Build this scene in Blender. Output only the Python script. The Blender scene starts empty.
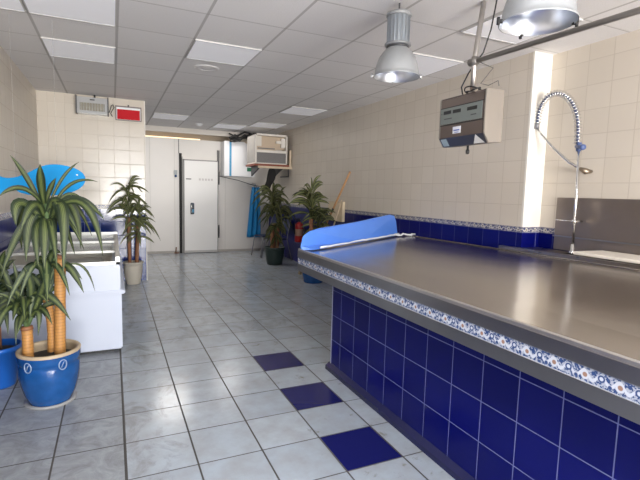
import bpy, bmesh, math, random
from mathutils import Vector, Matrix
C = bpy.context.scene.collection
R = math.radians

# ---------------------------------------------------------------- camera
cam = bpy.data.cameras.new('camera')
cam.sensor_width = 36.0
cam.lens = 450.54 / 640 * 36
cam.clip_end = 200
co = bpy.data.objects.new('camera', cam)
C.objects.link(co)
_s = Vector((0.90894066, -0.41611095, 0.02604913))
_u = Vector((0.02062795, 0.10728578, 0.99401421))
_f = Vector((0.4164149, 0.90296259, -0.10609992))
co.matrix_world = Matrix(((_s.x, _u.x, -_f.x, 0), (_s.y, _u.y, -_f.y, 0), (_s.z, _u.z, -_f.z, 1.4193), (0, 0, 0, 1)))
bpy.context.scene.camera = co

# ---------------------------------------------------------------- world and daylight
vs = bpy.context.scene.view_settings
vs.view_transform = 'Standard'
vs.look = 'None'
vs.gamma = 1.0
vs.use_curve_mapping = False
vs.exposure = 0.0
w = bpy.data.worlds.new('world')
bpy.context.scene.world = w
w.use_nodes = True
w.node_tree.nodes['Background'].inputs[0].default_value = (0.80, 0.90, 1.0, 1)
w.node_tree.nodes['Background'].inputs[1].default_value = 2.0


def area(name, loc, rot, sx, sy, power, col, spread=180):
    l = bpy.data.lights.new(name, 'AREA')
    l.shape = 'RECTANGLE'
    l.size, l.size_y = sx, sy
    l.energy = power
    l.color = col
    l.spread = R(spread)
    o = bpy.data.objects.new(name, l)
    C.objects.link(o)
    o.location = loc
    o.rotation_euler = rot
    return o


# daylight entering through the shop-front opening behind the photographer
area('daylight_shopfront', (1.35, -5.92, 1.45), (R(90), 0, 0), 3.8, 2.2, 290, (0.92, 0.96, 1.0))
# added fill lamp standing in for ground bounce, tilted up to brighten the ceiling
area('upward_fill_light', (1.35, -5.90, 0.80), (R(122), 0, 0), 3.8, 1.1, 420, (1.0, 0.95, 0.88), 120)
# added overhead fill lamps without fittings, to brighten the floor and counter
for lx_, ly_ in ((0.36, -4.0), (2.16, -4.0), (0.36, -1.6), (2.16, -1.6), (0.36, 0.6)):
    area('overhead_fill_light', (lx_, ly_, 2.66), (0, 0, 0), 0.58, 0.58, 45, (0.93, 0.96, 1.0))
# the lit ceiling panels deeper in the shop
for lx_, ly_, lp_ in ((0.96, 8.58, 20), (2.16, 9.18, 9), (0.96, 4.37, 7)):
    area('ceiling_panel_light', (lx_, ly_, 2.665), (0, 0, 0), 0.56, 0.56, lp_, (1.0, 0.96, 0.90))
bpy.context.scene.cycles.diffuse_bounces = 8
bpy.context.scene.cycles.max_bounces = 14

# ---------------------------------------------------------------- materials


def nodes(name):
    m = bpy.data.materials.new(name)
    m.use_nodes = True
    nt = m.node_tree
    return m, nt, nt.nodes['Principled BSDF']


def plain(name, col, rough=0.5, metal=0.0, spec=0.5, emit=None, es=0, var=0.0, vscale=8, bump=0.0, bscale=60, alpha=1.0, trans=0.0, aniso=0.0):
    m, nt, b = nodes(name)
    b.inputs['Base Color'].default_value = (*col, 1)
    b.inputs['Roughness'].default_value = rough
    b.inputs['Metallic'].default_value = metal
    b.inputs['Specular IOR Level'].default_value = spec
    b.inputs['Alpha'].default_value = alpha
    b.inputs['Transmission Weight'].default_value = trans
    if emit:
        b.inputs['Emission Color'].default_value = (*emit, 1)
        b.inputs['Emission Strength'].default_value = es
    tc = nt.nodes.new('ShaderNodeTexCoord')
    if var:
        n = nt.nodes.new('ShaderNodeTexNoise')
        n.inputs['Scale'].default_value = vscale
        n.inputs['Detail'].default_value = 6
        nt.links.new(tc.outputs['Object'], n.inputs['Vector'])
        mx = nt.nodes.new('ShaderNodeMix')
        mx.data_type = 'RGBA'
        nt.links.new(n.outputs['Fac'], mx.inputs['Factor'])
        mx.inputs['A'].default_value = (*[c * (1 - var) for c in col], 1)
        mx.inputs['B'].default_value = (*[min(1, c * (1 + var)) for c in col], 1)
        nt.links.new(mx.outputs['Result'], b.inputs['Base Color'])
    if bump:
        n = nt.nodes.new('ShaderNodeTexNoise')
        n.inputs['Scale'].default_value = bscale
        nt.links.new(tc.outputs['Object'], n.inputs['Vector'])
        bp = nt.nodes.new('ShaderNodeBump')
        bp.inputs['Strength'].default_value = bump
        bp.inputs['Distance'].default_value = 0.01
        nt.links.new(n.outputs['Fac'], bp.inputs['Height'])
        nt.links.new(bp.outputs['Normal'], b.inputs['Normal'])
    return m


class G:
    """small node-graph helper"""

    def __init__(s, nt):
        s.nt = nt
        s.pos = nt.nodes.new('ShaderNodeNewGeometry').outputs['Position']
        sp = nt.nodes.new('ShaderNodeSeparateXYZ')
        nt.links.new(s.pos, sp.inputs[0])
        s.x, s.y, s.z = sp.outputs

    def m(s, op, a, b=0.0, c=0.0):
        n = s.nt.nodes.new('ShaderNodeMath')
        n.operation = op
        for i, v in enumerate((a, b, c)):
            if hasattr(v, 'links'):
                s.nt.links.new(v, n.inputs[i])
            else:
                n.inputs[i].default_value = v
        return n.outputs[0]

    def line(s, v, pitch, off, width, soft=0.35):
        """1 on a grout line, 0 elsewhere"""
        t = s.m('SUBTRACT', v, off)
        t = s.m('DIVIDE', t, pitch)
        t = s.m('FRACT', t)
        t = s.m('SUBTRACT', t, 0.5)
        t = s.m('ABSOLUTE', t)
        t = s.m('SUBTRACT', 0.5, t)
        t = s.m('MULTIPLY', t, pitch)
        t = s.m('DIVIDE', t, width / 2)
        t = s.m('SUBTRACT', 1.0 + soft, t)
        t = s.m('MULTIPLY', t, 1 / soft)
        n = s.nt.nodes.new('ShaderNodeClamp')
        s.nt.links.new(t, n.inputs[0])
        return n.outputs[0]

    def cell(s, v, pitch, off):
        return s.m('FLOOR', s.m('DIVIDE', s.m('SUBTRACT', v, off), pitch))

    def eq(s, v, k):
        return s.m('COMPARE', v, float(k), 0.25)

    def white(s, a, b):
        cx = s.nt.nodes.new('ShaderNodeCombineXYZ')
        s.nt.links.new(a, cx.inputs[0])
        s.nt.links.new(b, cx.inputs[1])
        n = s.nt.nodes.new('ShaderNodeTexWhiteNoise')
        n.noise_dimensions = '2D'
        s.nt.links.new(cx.outputs[0], n.inputs['Vector'])
        return n.outputs['Value']

    def noise(s, scale, detail=5, rough=0.6, stretch=None, dist=0.0):
        n = s.nt.nodes.new('ShaderNodeTexNoise')
        n.inputs['Scale'].default_value = scale
        n.inputs['Detail'].default_value = detail
        n.inputs['Roughness'].default_value = rough
        n.inputs['Distortion'].default_value = dist
        if stretch:
            mp = s.nt.nodes.new('ShaderNodeVectorMath')
            mp.operation = 'MULTIPLY'
            mp.inputs[1].default_value = stretch
            s.nt.links.new(s.pos, mp.inputs[0])
            s.nt.links.new(mp.outputs[0], n.inputs['Vector'])
        else:
            s.nt.links.new(s.pos, n.inputs['Vector'])
        return n.outputs['Fac']

    def mix(s, f, a, b):
        n = s.nt.nodes.new('ShaderNodeMix')
        n.data_type = 'RGBA'
        for i, v in (('Factor', f), ('A', a), ('B', b)):
            if hasattr(v, 'links'):
                s.nt.links.new(v, n.inputs[i])
            else:
                n.inputs[i].default_value = v if i == 'Factor' else (*v, 1)
        return n.outputs['Result']

    def mp(s, v, a, b, c, d):
        n = s.nt.nodes.new('ShaderNodeMapRange')
        s.nt.links.new(v, n.inputs[0])
        for i, k in enumerate((a, b, c, d)):
            n.inputs[i + 1].default_value = k
        return n.outputs[0]

    def bump(s, h, bsdf, strength=0.4, dist=0.003):
        bp = s.nt.nodes.new('ShaderNodeBump')
        bp.inputs['Strength'].default_value = strength
        bp.inputs['Distance'].default_value = dist
        s.nt.links.new(h, bp.inputs['Height'])
        s.nt.links.new(bp.outputs[0], bsdf.inputs['Normal'])


def wall_tiles(name, axis, pu, ou, pv, ov, col, col2, grout, gw, rough, var=1.0, bumpy=0.25, spec=0.5):
    m, nt, b = nodes(name)
    b.inputs['Specular IOR Level'].default_value = spec
    g = G(nt)
    u = getattr(g, axis)
    l = g.m('MAXIMUM', g.line(u, pu, ou, gw), g.line(g.z, pv, ov, gw))
    rnd = g.white(g.cell(u, pu, ou), g.cell(g.z, pv, ov))
    c = g.mix(rnd, col, col2)
    c = g.mix(g.m('MULTIPLY', g.noise(5), 0.35), c, col2)
    nt.links.new(g.mix(l, c, grout), b.inputs['Base Color'])
    nt.links.new(g.mp(l, 0, 1, rough, 0.8), b.inputs['Roughness'])
    h = g.m('ADD', g.m('MULTIPLY', l, -1.0), g.m('MULTIPLY', g.noise(9, 2), bumpy * 2))
    g.bump(h, b, 0.35)
    return m


CREAM, CREAM2, CGR = (0.62, 0.56, 0.48), (0.66, 0.60, 0.52), (0.555, 0.495, 0.42)
NAVY, NAVY2, NGR = (0.0015, 0.003, 0.10), (0.003, 0.005, 0.13), (0.17, 0.195, 0.40)
cream_y = wall_tiles('cream_wall_tiles_side', 'y', 0.2065, 2.585, 0.2, 1.15, CREAM, CREAM2, CGR, 0.005, 0.38)
cream_x = wall_tiles('cream_wall_tiles_facing', 'x', 0.2065, 0.45, 0.2, 1.15, CREAM, CREAM2, CGR, 0.005, 0.2)
navy_wall = wall_tiles('navy_wainscot_side', 'y', 0.2065, 2.585, 0.2, 0.1, NAVY, NAVY2, (0.08, 0.09, 0.22), 0.004, 0.28, bumpy=0.1, spec=0.17)
navy_y = wall_tiles('navy_tiles_side', 'y', 0.2077, 2.985, 0.2, 0.05, NAVY, NAVY2, NGR, 0.004, 0.28, bumpy=0.1, spec=0.17)
navy_x = wall_tiles('navy_tiles_facing', 'x', 0.2065, 0.45, 0.2, 0.1, NAVY, NAVY2, NGR, 0.004, 0.28, bumpy=0.1, spec=0.17)
blue_part = wall_tiles('blue_glazed_tiles', 'x', 0.2065, 0.45, 0.2, 0.1, (0.006, 0.018, 0.13), (0.012, 0.036, 0.20), (0.16, 0.2, 0.36), 0.005, 0.12)

# printed border tile: white with blue vine pattern and small orange flowers


def border_mat(name, axis, base, blue, orange, pitch, zc, hh):
    """printed border: pale scroll and round flowers over mottled blue, one repeat per tile"""
    m, nt, b = nodes(name)
    g = G(nt)
    u = g.m('FRACT', g.m('DIVIDE', getattr(g, axis), pitch))
    v = g.m('DIVIDE', g.m('SUBTRACT', g.z, zc), hh)
    k = pitch / hh * 0.5 * 2
    n1 = g.noise(0.62 / hh * 4, 1, 0.5, None, 0.8)
    ground = g.mix(g.mp(n1, 0.46, 0.54, 0, 1), blue, [(a + 2 * c) / 3 for a, c in zip(blue, base)])
    wv = g.m('SUBTRACT', v, g.m('MULTIPLY', g.m('SINE', g.m('MULTIPLY', u, 4 * math.pi)), 0.45))
    scroll = g.mp(g.m('ABSOLUTE', wv), 0.20, 0.32, 1, 0)
    c = g.mix(scroll, ground, base)

    def blob(cu, cv, r0, r1, col, c):
        du = g.m('MULTIPLY', g.m('SUBTRACT', u, cu), k)
        dv = g.m('SUBTRACT', v, cv)
        d = g.m('SQRT', g.m('ADD', g.m('MULTIPLY', du, du), g.m('MULTIPLY', dv, dv)))
        return g.mix(g.mp(d, r0, r1, 1, 0), c, col)
    c = blob(0.10, -0.05, 0.52, 0.62, base, c)
    c = blob(0.10, -0.05, 0.26, 0.34, orange, c)
    c = blob(0.62, 0.15, 0.40, 0.50, blue, c)
    c = blob(0.62, 0.15, 0.20, 0.28, base, c)
    c = blob(0.37, -0.5, 0.20, 0.30, blue, c)
    c = blob(0.86, 0.45, 0.20, 0.30, blue, c)
    c = g.mix(g.mp(g.m('ABSOLUTE', v), 0.86, 0.94, 0, 0.9), c, base)
    nt.links.new(c, b.inputs['Base Color'])
    b.inputs['Roughness'].default_value = 0.25
    return m


border = border_mat('printed_border_tile', 'y', (0.58, 0.61, 0.68), (0.04, 0.075, 0.20), (0.34, 0.20, 0.15), 0.115, 0.845, 0.027)
border_wall = border_mat('printed_wall_border', 'y', (0.52, 0.49, 0.45), (0.05, 0.06, 0.16), (0.20, 0.17, 0.17), 0.11, 1.125, 0.027)
border_facing = border_mat('printed_wall_border_facing', 'x', (0.52, 0.49, 0.45), (0.05, 0.06, 0.16), (0.20, 0.17, 0.17), 0.11, 1.125, 0.027)

# floor
m, nt, b = nodes('floor_tiles')
g = G(nt)
PX, PY, OX, OY = 0.3431, 0.346, 0.0337, 2.5905
l = g.m('MAXIMUM', g.line(g.x, PX, OX, 0.008), g.line(g.y, PY, OY, 0.0065))
ci, cj = g.cell(g.x, PX, OX), g.cell(g.y, PY, OY)
rnd = g.white(ci, cj)
c = g.mix(rnd, (0.365, 0.415, 0.475), (0.42, 0.47, 0.525))
c = g.mix(g.mp(g.noise(6, 6, 0.65), 0.35, 0.75, 0, 0.7), c, (0.30, 0.30, 0.30))
c = g.mix(g.m('MULTIPLY', g.mp(g.noise(3.5, 7, 0.7, (1.3, 0.8, 1), 0.8), 0.5, 0.68, 0, 0.6), g.m('MAXIMUM', g.m('LESS_THAN', g.x, 0.377), g.m('MULTIPLY', g.m('GREATER_THAN', g.y, 4.2), 0.6))), c, (0.15, 0.14, 0.12))
worn = g.mix(g.mp(g.noise(7, 8, 0.75, None, 1.2), 0.38, 0.66, 0, 1), (0.31, 0.33, 0.35), (0.17, 0.175, 0.185))  # worn, stained tiles; shade on the left side is also mixed into this tone
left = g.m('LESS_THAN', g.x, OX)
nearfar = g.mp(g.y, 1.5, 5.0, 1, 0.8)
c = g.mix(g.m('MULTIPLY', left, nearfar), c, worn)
# greenish dirt specks next to the counter
dirt = g.m('MULTIPLY', g.mp(g.noise(9, 6, 0.7, (1, 1, 1), 0.5), 0.60, 0.72, 0, 0.8), g.m('MULTIPLY', g.m('GREATER_THAN', g.x, 1.0), g.m('LESS_THAN', g.y, 4)))
c = g.mix(dirt, c, (0.16, 0.15, 0.08))
isblue = g.m('MULTIPLY', g.eq(ci, 3), g.m('ADD', g.m('ADD', g.eq(cj, 2), g.eq(cj, 0)), g.eq(cj, -2)))
c = g.mix(isblue, c, (0.010, 0.012, 0.105))
wide = g.m('MULTIPLY', g.m('LESS_THAN', g.m('ABSOLUTE', g.m('SUBTRACT', g.x, OX)), 0.007), 1.0)
l = g.m('MAXIMUM', l, wide)
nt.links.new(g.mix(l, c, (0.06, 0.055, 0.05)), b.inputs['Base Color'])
rr = g.m('ADD', 0.19, g.m('MULTIPLY', l, 0.4))
rr = g.m('ADD', rr, g.m('MULTIPLY', left, 0.15))
nt.links.new(rr, b.inputs['Roughness'])
g.bump(g.m('ADD', g.m('MULTIPLY', l, -1.0), g.m('MULTIPLY', g.noise(3, 2), 0.5)), b, 0.3)
floor_mat = m

# ceiling
m, nt, b = nodes('ceiling_panels')
g = G(nt)
lx = g.line(g.x, 0.6, 0.0592, 0.018)
ly = g.line(g.y, 0.6014, 2.866, 0.006)
ly2 = g.line(g.y, 0.6014, 2.878, 0.006)
rnd = g.white(g.cell(g.x, 0.6, 0.0592), g.cell(g.y, 0.6014, 2.866))
c = g.mix(rnd, (0.745, 0.73, 0.735), (0.79, 0.775, 0.78))
c = g.mix(g.mp(g.noise(120, 3), 0.45, 0.7, 0, 0.5), c, (0.66, 0.64, 0.63))
c = g.mix(g.m('MULTIPLY', ly, 0.7), c, (0.62, 0.60, 0.58))
c = g.mix(g.m('MULTIPLY', ly2, 0.7), c, (0.25, 0.24, 0.23))
c = g.mix(g.m('MULTIPLY', lx, 0.6), c, (0.30, 0.285, 0.275))
nt.links.new(c, b.inputs['Base Color'])
b.inputs['Roughness'].default_value = 0.85
ceiling_mat = m

# brushed stainless steel of the counter top


def steel(name, col, rough, scale, stretch, amount=0.12, metal=1.0):
    m, nt, b = nodes(name)
    g = G(nt)
    n = g.noise(scale, 2, 0.5, stretch, 0.3)
    n2 = g.noise(3.5, 4, 0.6, None, 0.8)
    c = g.mix(n2, [k * 0.85 for k in col], [min(1, k * 1.1) for k in col])
    nt.links.new(c, b.inputs['Base Color'])
    b.inputs['Metallic'].default_value = metal
    r = g.m('ADD', g.m('MULTIPLY', g.m('SUBTRACT', n, 0.5), amount * 2), g.m('ADD', g.m('MULTIPLY', g.m('SUBTRACT', n2, 0.5), amount), rough))
    nt.links.new(r, b.inputs['Roughness'])
    return m


steel_top = steel('worn_steel_top', (0.50, 0.455, 0.415), 0.20, 2.2, (1, 0.5, 1), 0.05)
steel_edge = steel('steel_edge', (0.36, 0.35, 0.34), 0.33, 40, (1, 0.1, 1), 0.06)
steel_dark = steel('dark_steel', (0.33, 0.29, 0.26), 0.30, 40, (1, 0.2, 1), 0.08)
chrome = plain('chrome', (0.75, 0.75, 0.75), 0.15, 1.0)
pipe_mat = plain('grey_pipe', (0.34, 0.32, 0.30), 0.35, 0.8)
pole_mat = plain('pole_steel', (0.55, 0.52, 0.49), 0.35, 0.9)
alu = plain('brushed_aluminium', (0.62, 0.63, 0.64), 0.35, 0.85)
lamp_grey = plain('lamp_grey', (0.30, 0.31, 0.32), 0.45, 0.2)
lamp_tube = plain('lamp_housing_steel', (0.38, 0.42, 0.46), 0.3, 0.9)
reflector = plain('lamp_reflector', (0.66, 0.69, 0.74), 0.30, 0.9)
white_plastic = plain('white_plastic', (0.80, 0.80, 0.82), 0.4)
white_paint = plain('white_paint', (0.82, 0.79, 0.73), 0.5)
panel_white = plain('cold_room_panel', (0.72, 0.69, 0.66), 0.35, var=0.04, vscale=2)
door_white = plain('cold_room_door', (0.76, 0.75, 0.74), 0.3, var=0.03, vscale=2)
freezer_white = plain('freezer_white', (0.52, 0.56, 0.66), 0.35)
freezer_liner = plain('freezer_liner', (0.62, 0.60, 0.55), 0.5)
freezer_rail = plain('freezer_rail', (0.60, 0.60, 0.58), 0.35, 0.4)
black = plain('black_plastic', (0.015, 0.015, 0.016), 0.45)
black_rubber = plain('black_rubber', (0.012, 0.012, 0.012), 0.7)
dark_grey = plain('dark_grey', (0.06, 0.06, 0.065), 0.5)
red = plain('red_panel', (0.52, 0.006, 0.015), 0.6, spec=0.2)
red_paint = plain('red_paint', (0.45, 0.015, 0.015), 0.3)
blue_glaze = plain('blue_glaze', (0.010, 0.068, 0.23), 0.18, var=0.35, vscale=14)
rim_tan = plain('rim_tan', (0.42, 0.33, 0.22), 0.5)
blue_plastic = plain('blue_plastic', (0.01, 0.10, 0.42), 0.35)
soil = plain('soil', (0.03, 0.022, 0.016), 0.95, bump=0.8, bscale=70)
film_blue = plain('blue_film', (0.10, 0.26, 0.80), 0.28, var=0.06, vscale=6)
film_white = plain('film_edge_white', (0.85, 0.86, 0.88), 0.4)
apron_blue = plain('apron_blue', (0.005, 0.20, 0.48), 0.5, var=0.3, vscale=9)
wood = plain('broom_wood', (0.50, 0.27, 0.12), 0.5, var=0.2, vscale=15)
wood_pale = plain('pale_wood', (0.62, 0.50, 0.36), 0.6, var=0.1)
wood_red = plain('red_brown_wood', (0.25, 0.06, 0.03), 0.5, var=0.3, vscale=20)
cream_board = plain('cream_board', (0.72, 0.60, 0.42), 0.6)
stone_pot = plain('stone_pot', (0.50, 0.46, 0.39), 0.6, var=0.08)
green_pot = plain('green_pot', (0.018, 0.035, 0.030), 0.4)
navy_plastic = plain('navy_plastic', (0.012, 0.02, 0.07), 0.4)
display_green = plain('display_green', (0.17, 0.195, 0.185), 0.3)
scale_brown = plain('scale_brown', (0.15, 0.118, 0.105), 0.35, 0.5)
scale_steel = plain('scale_side_steel', (0.34, 0.31, 0.28), 0.3, 0.7)
label_white = plain('label_white', (0.75, 0.77, 0.85), 0.4)
label_blue = plain('label_blue', (0.08, 0.14, 0.45), 0.4)
label_grey = plain('label_grey', (0.35, 0.38, 0.40), 0.4)
label_green = plain('label_green', (0.02, 0.18, 0.10), 0.4)
stripe_blue = plain('stripe_blue', (0.05, 0.28, 0.50), 0.4)
ac_beige = plain('air_conditioner_beige', (0.58, 0.46, 0.34), 0.5)
ac_white = plain('air_conditioner_white', (0.78, 0.74, 0.68), 0.4)
ac_side = plain('air_conditioner_side', (0.33, 0.31, 0.29), 0.5, var=0.15, vscale=15)
grille_grey = plain('grille_grey', (0.20, 0.19, 0.19), 0.5)
diffuser = plain('lamp_panel_diffuser', (0.84, 0.84, 0.88), 0.6, emit=(0.95, 0.95, 1.0), es=0.14)
diffuser_warm = plain('warm_lamp_tube', (0.9, 0.8, 0.6), 0.5, emit=(1.0, 0.72, 0.45), es=1.6)
frame_grey = plain('panel_frame_grey', (0.55, 0.54, 0.53), 0.7)
bulb = plain('frosted_bulb', (0.85, 0.85, 0.88), 0.3, emit=(0.85, 0.92, 1.0), es=0.6)
floodglass = plain('flood_glass', (0.42, 0.40, 0.34), 0.12, 0.3)
tan_cane = None

# ringed yellow-brown cane


def cane_mat():
    m, nt, b = nodes('ringed_cane')
    g = G(nt)
    l = g.line(g.z, 0.021, 0.0, 0.0035, 0.8)
    c = g.mix(g.noise(25, 4), (0.55, 0.28, 0.08), (0.38, 0.17, 0.045))
    nt.links.new(g.mix(g.m('MULTIPLY', l, 0.6), c, (0.26, 0.12, 0.04)), b.inputs['Base Color'])
    b.inputs['Roughness'].default_value = 0.5
    g.bump(g.m('MULTIPLY', l, -1), b, 0.4)
    return m


cane = cane_mat()
cane_dark = plain('brown_cane', (0.26, 0.11, 0.05), 0.6, var=0.3, vscale=20)


def leaf_mat(name, edge, mid, light):
    m, nt, b = nodes(name)
    uv = nt.nodes.new('ShaderNodeTexCoord')
    sp = nt.nodes.new('ShaderNodeSeparateXYZ')
    nt.links.new(uv.outputs['UV'], sp.inputs[0])
    g = G(nt)
    d = g.m('ABSOLUTE', g.m('SUBTRACT', sp.outputs[0], 0.5))
    c = g.mix(g.mp(d, 0.10, 0.22, 1, 0), edge, mid)
    st = g.line(sp.outputs[0], 0.14, 0.02, 0.04, 1.0)
    c = g.mix(g.m('MULTIPLY', g.m('MULTIPLY', st, g.mp(d, 0.12, 0.3, 1, 0)), 0.8), c, light)
    c = g.mix(g.m('MULTIPLY', g.noise(18, 3), 0.4), c, edge)
    nt.links.new(c, b.inputs['Base Color'])
    b.inputs['Roughness'].default_value = 0.5
    b.inputs['Specular IOR Level'].default_value = 0.3
    return m


leaf_big = leaf_mat('striped_leaf', (0.014, 0.026, 0.010), (0.062, 0.090, 0.024), (0.17, 0.19, 0.062))
leaf_dark = leaf_mat('dark_striped_leaf', (0.018, 0.035, 0.014), (0.06, 0.095, 0.03), (0.24, 0.26, 0.10))
leaf_far = leaf_mat('narrow_leaf', (0.035, 0.046, 0.018), (0.14, 0.155, 0.05), (0.34, 0.34, 0.14))

# translucent blue acrylic of the fish
m, nt, b = nodes('blue_acrylic')
b.inputs['Base Color'].default_value = (0.0, 0.28, 0.66, 1)
b.inputs['Specular IOR Level'].default_value = 0.15
b.inputs['Roughness'].default_value = 0.5
b.inputs['Alpha'].default_value = 0.9
acrylic = m
# clear glass for the freezer lids
m, nt, b = nodes('clear_glass')
b.inputs['Base Color'].default_value = (0.9, 0.95, 0.95, 1)
b.inputs['Roughness'].default_value = 0.03
b.inputs['Alpha'].default_value = 0.22
lid_glass = m

# ---------------------------------------------------------------- mesh helpers


class MB:
    def __init__(s):
        s.v, s.f, s.mi, s.uv, s.sm = [], [], [], {}, []

    def _add(s, vs_, fs, mi=0, smooth=False):
        o = len(s.v)
        s.v += [tuple(p) for p in vs_]
        for f in fs:
            s.f.append([i + o for i in f])
            s.mi.append(mi)
            s.sm.append(smooth)
        return s

    def box(s, x0, x1, y0, y1, z0, z1, mi=0):
        v = [(x, y, z) for z in (z0, z1) for y in (y0, y1) for x in (x0, x1)]
        return s._add(v, [(0, 2, 3, 1), (4, 5, 7, 6), (0, 1, 5, 4), (2, 6, 7, 3), (0, 4, 6, 2), (1, 3, 7, 5)], mi)

    def prism(s, pts, d, mi=0):
        """closed outline of 3-D points swept by vector d"""
        n = len(pts)
        a = [Vector(p) for p in pts]
        d = Vector(d)
        return s._add(a + [p + d for p in a], [list(range(n))[::-1], list(range(n, 2 * n))] + [(i, (i + 1) % n, n + (i + 1) % n, n + i) for i in range(n)], mi)

    def lathe(s, c, prof, n=32, mi=0, close=False, sx=1.0, sy=1.0):
        v = []
        for r, z in prof:
            for k in range(n):
                a = 2 * math.pi * k / n
                v.append((c[0] + r * math.cos(a) * sx, c[1] + r * math.sin(a) * sy, c[2] + z))
        f = []
        for j in range(len(prof) - 1):
            for k in range(n):
                f.append((j * n + k, j * n + (k + 1) % n, (j + 1) * n + (k + 1) % n, (j + 1) * n + k))
        if close:
            f.append(tuple(range(n))[::-1])
            f.append(tuple((len(prof) - 1) * n + k for k in range(n)))
        return s._add(v, f, mi, True)

    def tube(s, pts, r, n=10, mi=0, cap=True):
        P = [Vector(p) for p in pts]
        rs = r if isinstance(r, (list, tuple)) else [r] * len(P)
        v = []
        up = None
        for i, p in enumerate(P):
            d = (P[min(i + 1, len(P) - 1)] - P[max(i - 1, 0)]).normalized()
            if up is None:
                up = Vector((0, 0, 1)) if abs(d.z) < 0.9 else Vector((1, 0, 0))
            a = d.cross(up)
            if a.length < 1e-5:
                a = d.cross(Vector((0, 1, 0)))
            a.normalize()
            bb = a.cross(d).normalized()
            up = bb
            for k in range(n):
                t = 2 * math.pi * k / n
                v.append(p + (a * math.cos(t) + bb * math.sin(t)) * rs[i])
        f = []
        for j in range(len(P) - 1):
            for k in range(n):
                f.append((j * n + k, j * n + (k + 1) % n, (j + 1) * n + (k + 1) % n, (j + 1) * n + k))
        if cap:
            f.append(tuple(range(n))[::-1])
            f.append(tuple((len(P) - 1) * n + k for k in range(n)))
        return s._add(v, f, mi, True)

    def leaf(s, p0, p1, p2, width, seg=9, droop=0.0, fold=0.25):
        """curved strap leaf through base, bend and tip, tapering, folded along its midrib"""
        p0, p1, p2 = Vector(p0), Vector(p1), Vector(p2)
        o = len(s.v)
        ctrl = p1 * 2 - (p0 + p2) * 0.5
        for i in range(seg + 1):
            t = i / seg
            p = p0 * (1 - t) ** 2 + ctrl * 2 * t * (1 - t) + p2 * t * t
            d = ((ctrl - p0) * (1 - t) + (p2 - ctrl) * t).normalized()
            side = d.cross(Vector((0.25, -1, 0.35)))
            if side.length < 0.2:
                side = d.cross(Vector((0, 0, 1)))
            side.normalize()
            nrm = side.cross(d).normalized()
            wd = width * 0.5 * (0.35 + 0.65 * math.sin(math.pi * min(1, t * 1.25 + 0.12) * 0.5)) * (1 - max(0, (t - 0.45) / 0.55) ** 2.2)
            wd = max(wd, 0.0008)
            for q, e in ((-1, 1), (0, 0), (1, 1)):
                s.v.append(tuple(p + side * wd * q + nrm * wd * fold * e))
        for i in range(seg):
            for q in (0, 1):
                a = o + i * 3 + q
                s.f.append([a, a + 1, a + 4, a + 3])
                s.uv[len(s.f) - 1] = [(q / 2, i / seg), ((q + 1) / 2, i / seg), ((q + 1) / 2, (i + 1) / seg), (q / 2, (i + 1) / seg)]
                s.mi.append(0)
                s.sm.append(True)
        return s

    def build(s, name, mats, parent=None, bevel=0.0, segs=2, loc=None):
        if not isinstance(mats, (list, tuple)):
            mats = [mats]
        me = bpy.data.meshes.new(name)
        me.from_pydata(s.v, [], s.f)
        for mt in mats:
            me.materials.append(mt)
        for p, mi, sm in zip(me.polygons, s.mi, s.sm):
            p.material_index = mi
            p.use_smooth = sm
        if s.uv:
            ul = me.uv_layers.new(name='UVMap')
            for p in me.polygons:
                u = s.uv.get(p.index)
                if u:
                    for li, c_ in zip(p.loop_indices, u):
                        ul.data[li].uv = c_
        bm = bmesh.new()
        bm.from_mesh(me)
        if not s.uv:
            bmesh.ops.recalc_face_normals(bm, faces=bm.faces)
        if bevel:
            es = [e for e in bm.edges if len(e.link_faces) == 2 and e.calc_face_angle(0) > R(35)]
            bmesh.ops.bevel(bm, geom=es, offset=bevel, segments=segs, affect='EDGES', clamp_overlap=True)
        bm.to_mesh(me)
        bm.free()
        o = bpy.data.objects.new(name, me)
        C.objects.link(o)
        if parent:
            o.parent = parent
        if loc:
            o.location = loc
        return o


def tag(o, label, cat, group=None):
    o['label'] = label
    o['category'] = cat
    if group:
        o['group'] = group
    return o


def thing(name, label, cat, loc=(0, 0, 0), rz=0, group=None):
    o = bpy.data.objects.new(name, None)
    o.empty_display_size = 0.1
    C.objects.link(o)
    o.location = loc
    o.rotation_euler = (0, 0, rz)
    return tag(o, label, cat, group)


def struct(o):
    o['kind'] = 'structure'
    return o


def dup(root, loc, label, rz=None, group=None):
    r = root.copy()
    C.objects.link(r)
    r.location = loc
    if rz is not None:
        r.rotation_euler = (0, 0, rz)
    r['label'] = label
    if group:
        r['group'] = group
    for ch in list(root.children):
        c_ = ch.copy()
        C.objects.link(c_)
        c_.parent = r
        for gch in ch.children:
            d_ = gch.copy()
            C.objects.link(d_)
            d_.parent = c_
    return r


# ---------------------------------------------------------------- room
H = 2.684
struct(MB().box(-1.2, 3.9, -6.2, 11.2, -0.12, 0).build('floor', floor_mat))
struct(MB().box(-1.2, 3.9, -6.2, 11.2, H, H + 0.1).build('ceiling', ceiling_mat))
# left wall: navy wainscot, printed border, cream tiles
b_ = MB()
b_.box(-1.06, -0.91, -6.0, 10.25, 1.15, H, 0).box(-1.06, -0.91, -6.0, 10.25, 1.09, 1.15, 1).box(-1.06, -0.91, -6.0, 10.25, 0, 1.09, 2)
struct(b_.build('wall_left', [cream_y, border_wall, navy_wall]))
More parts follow.
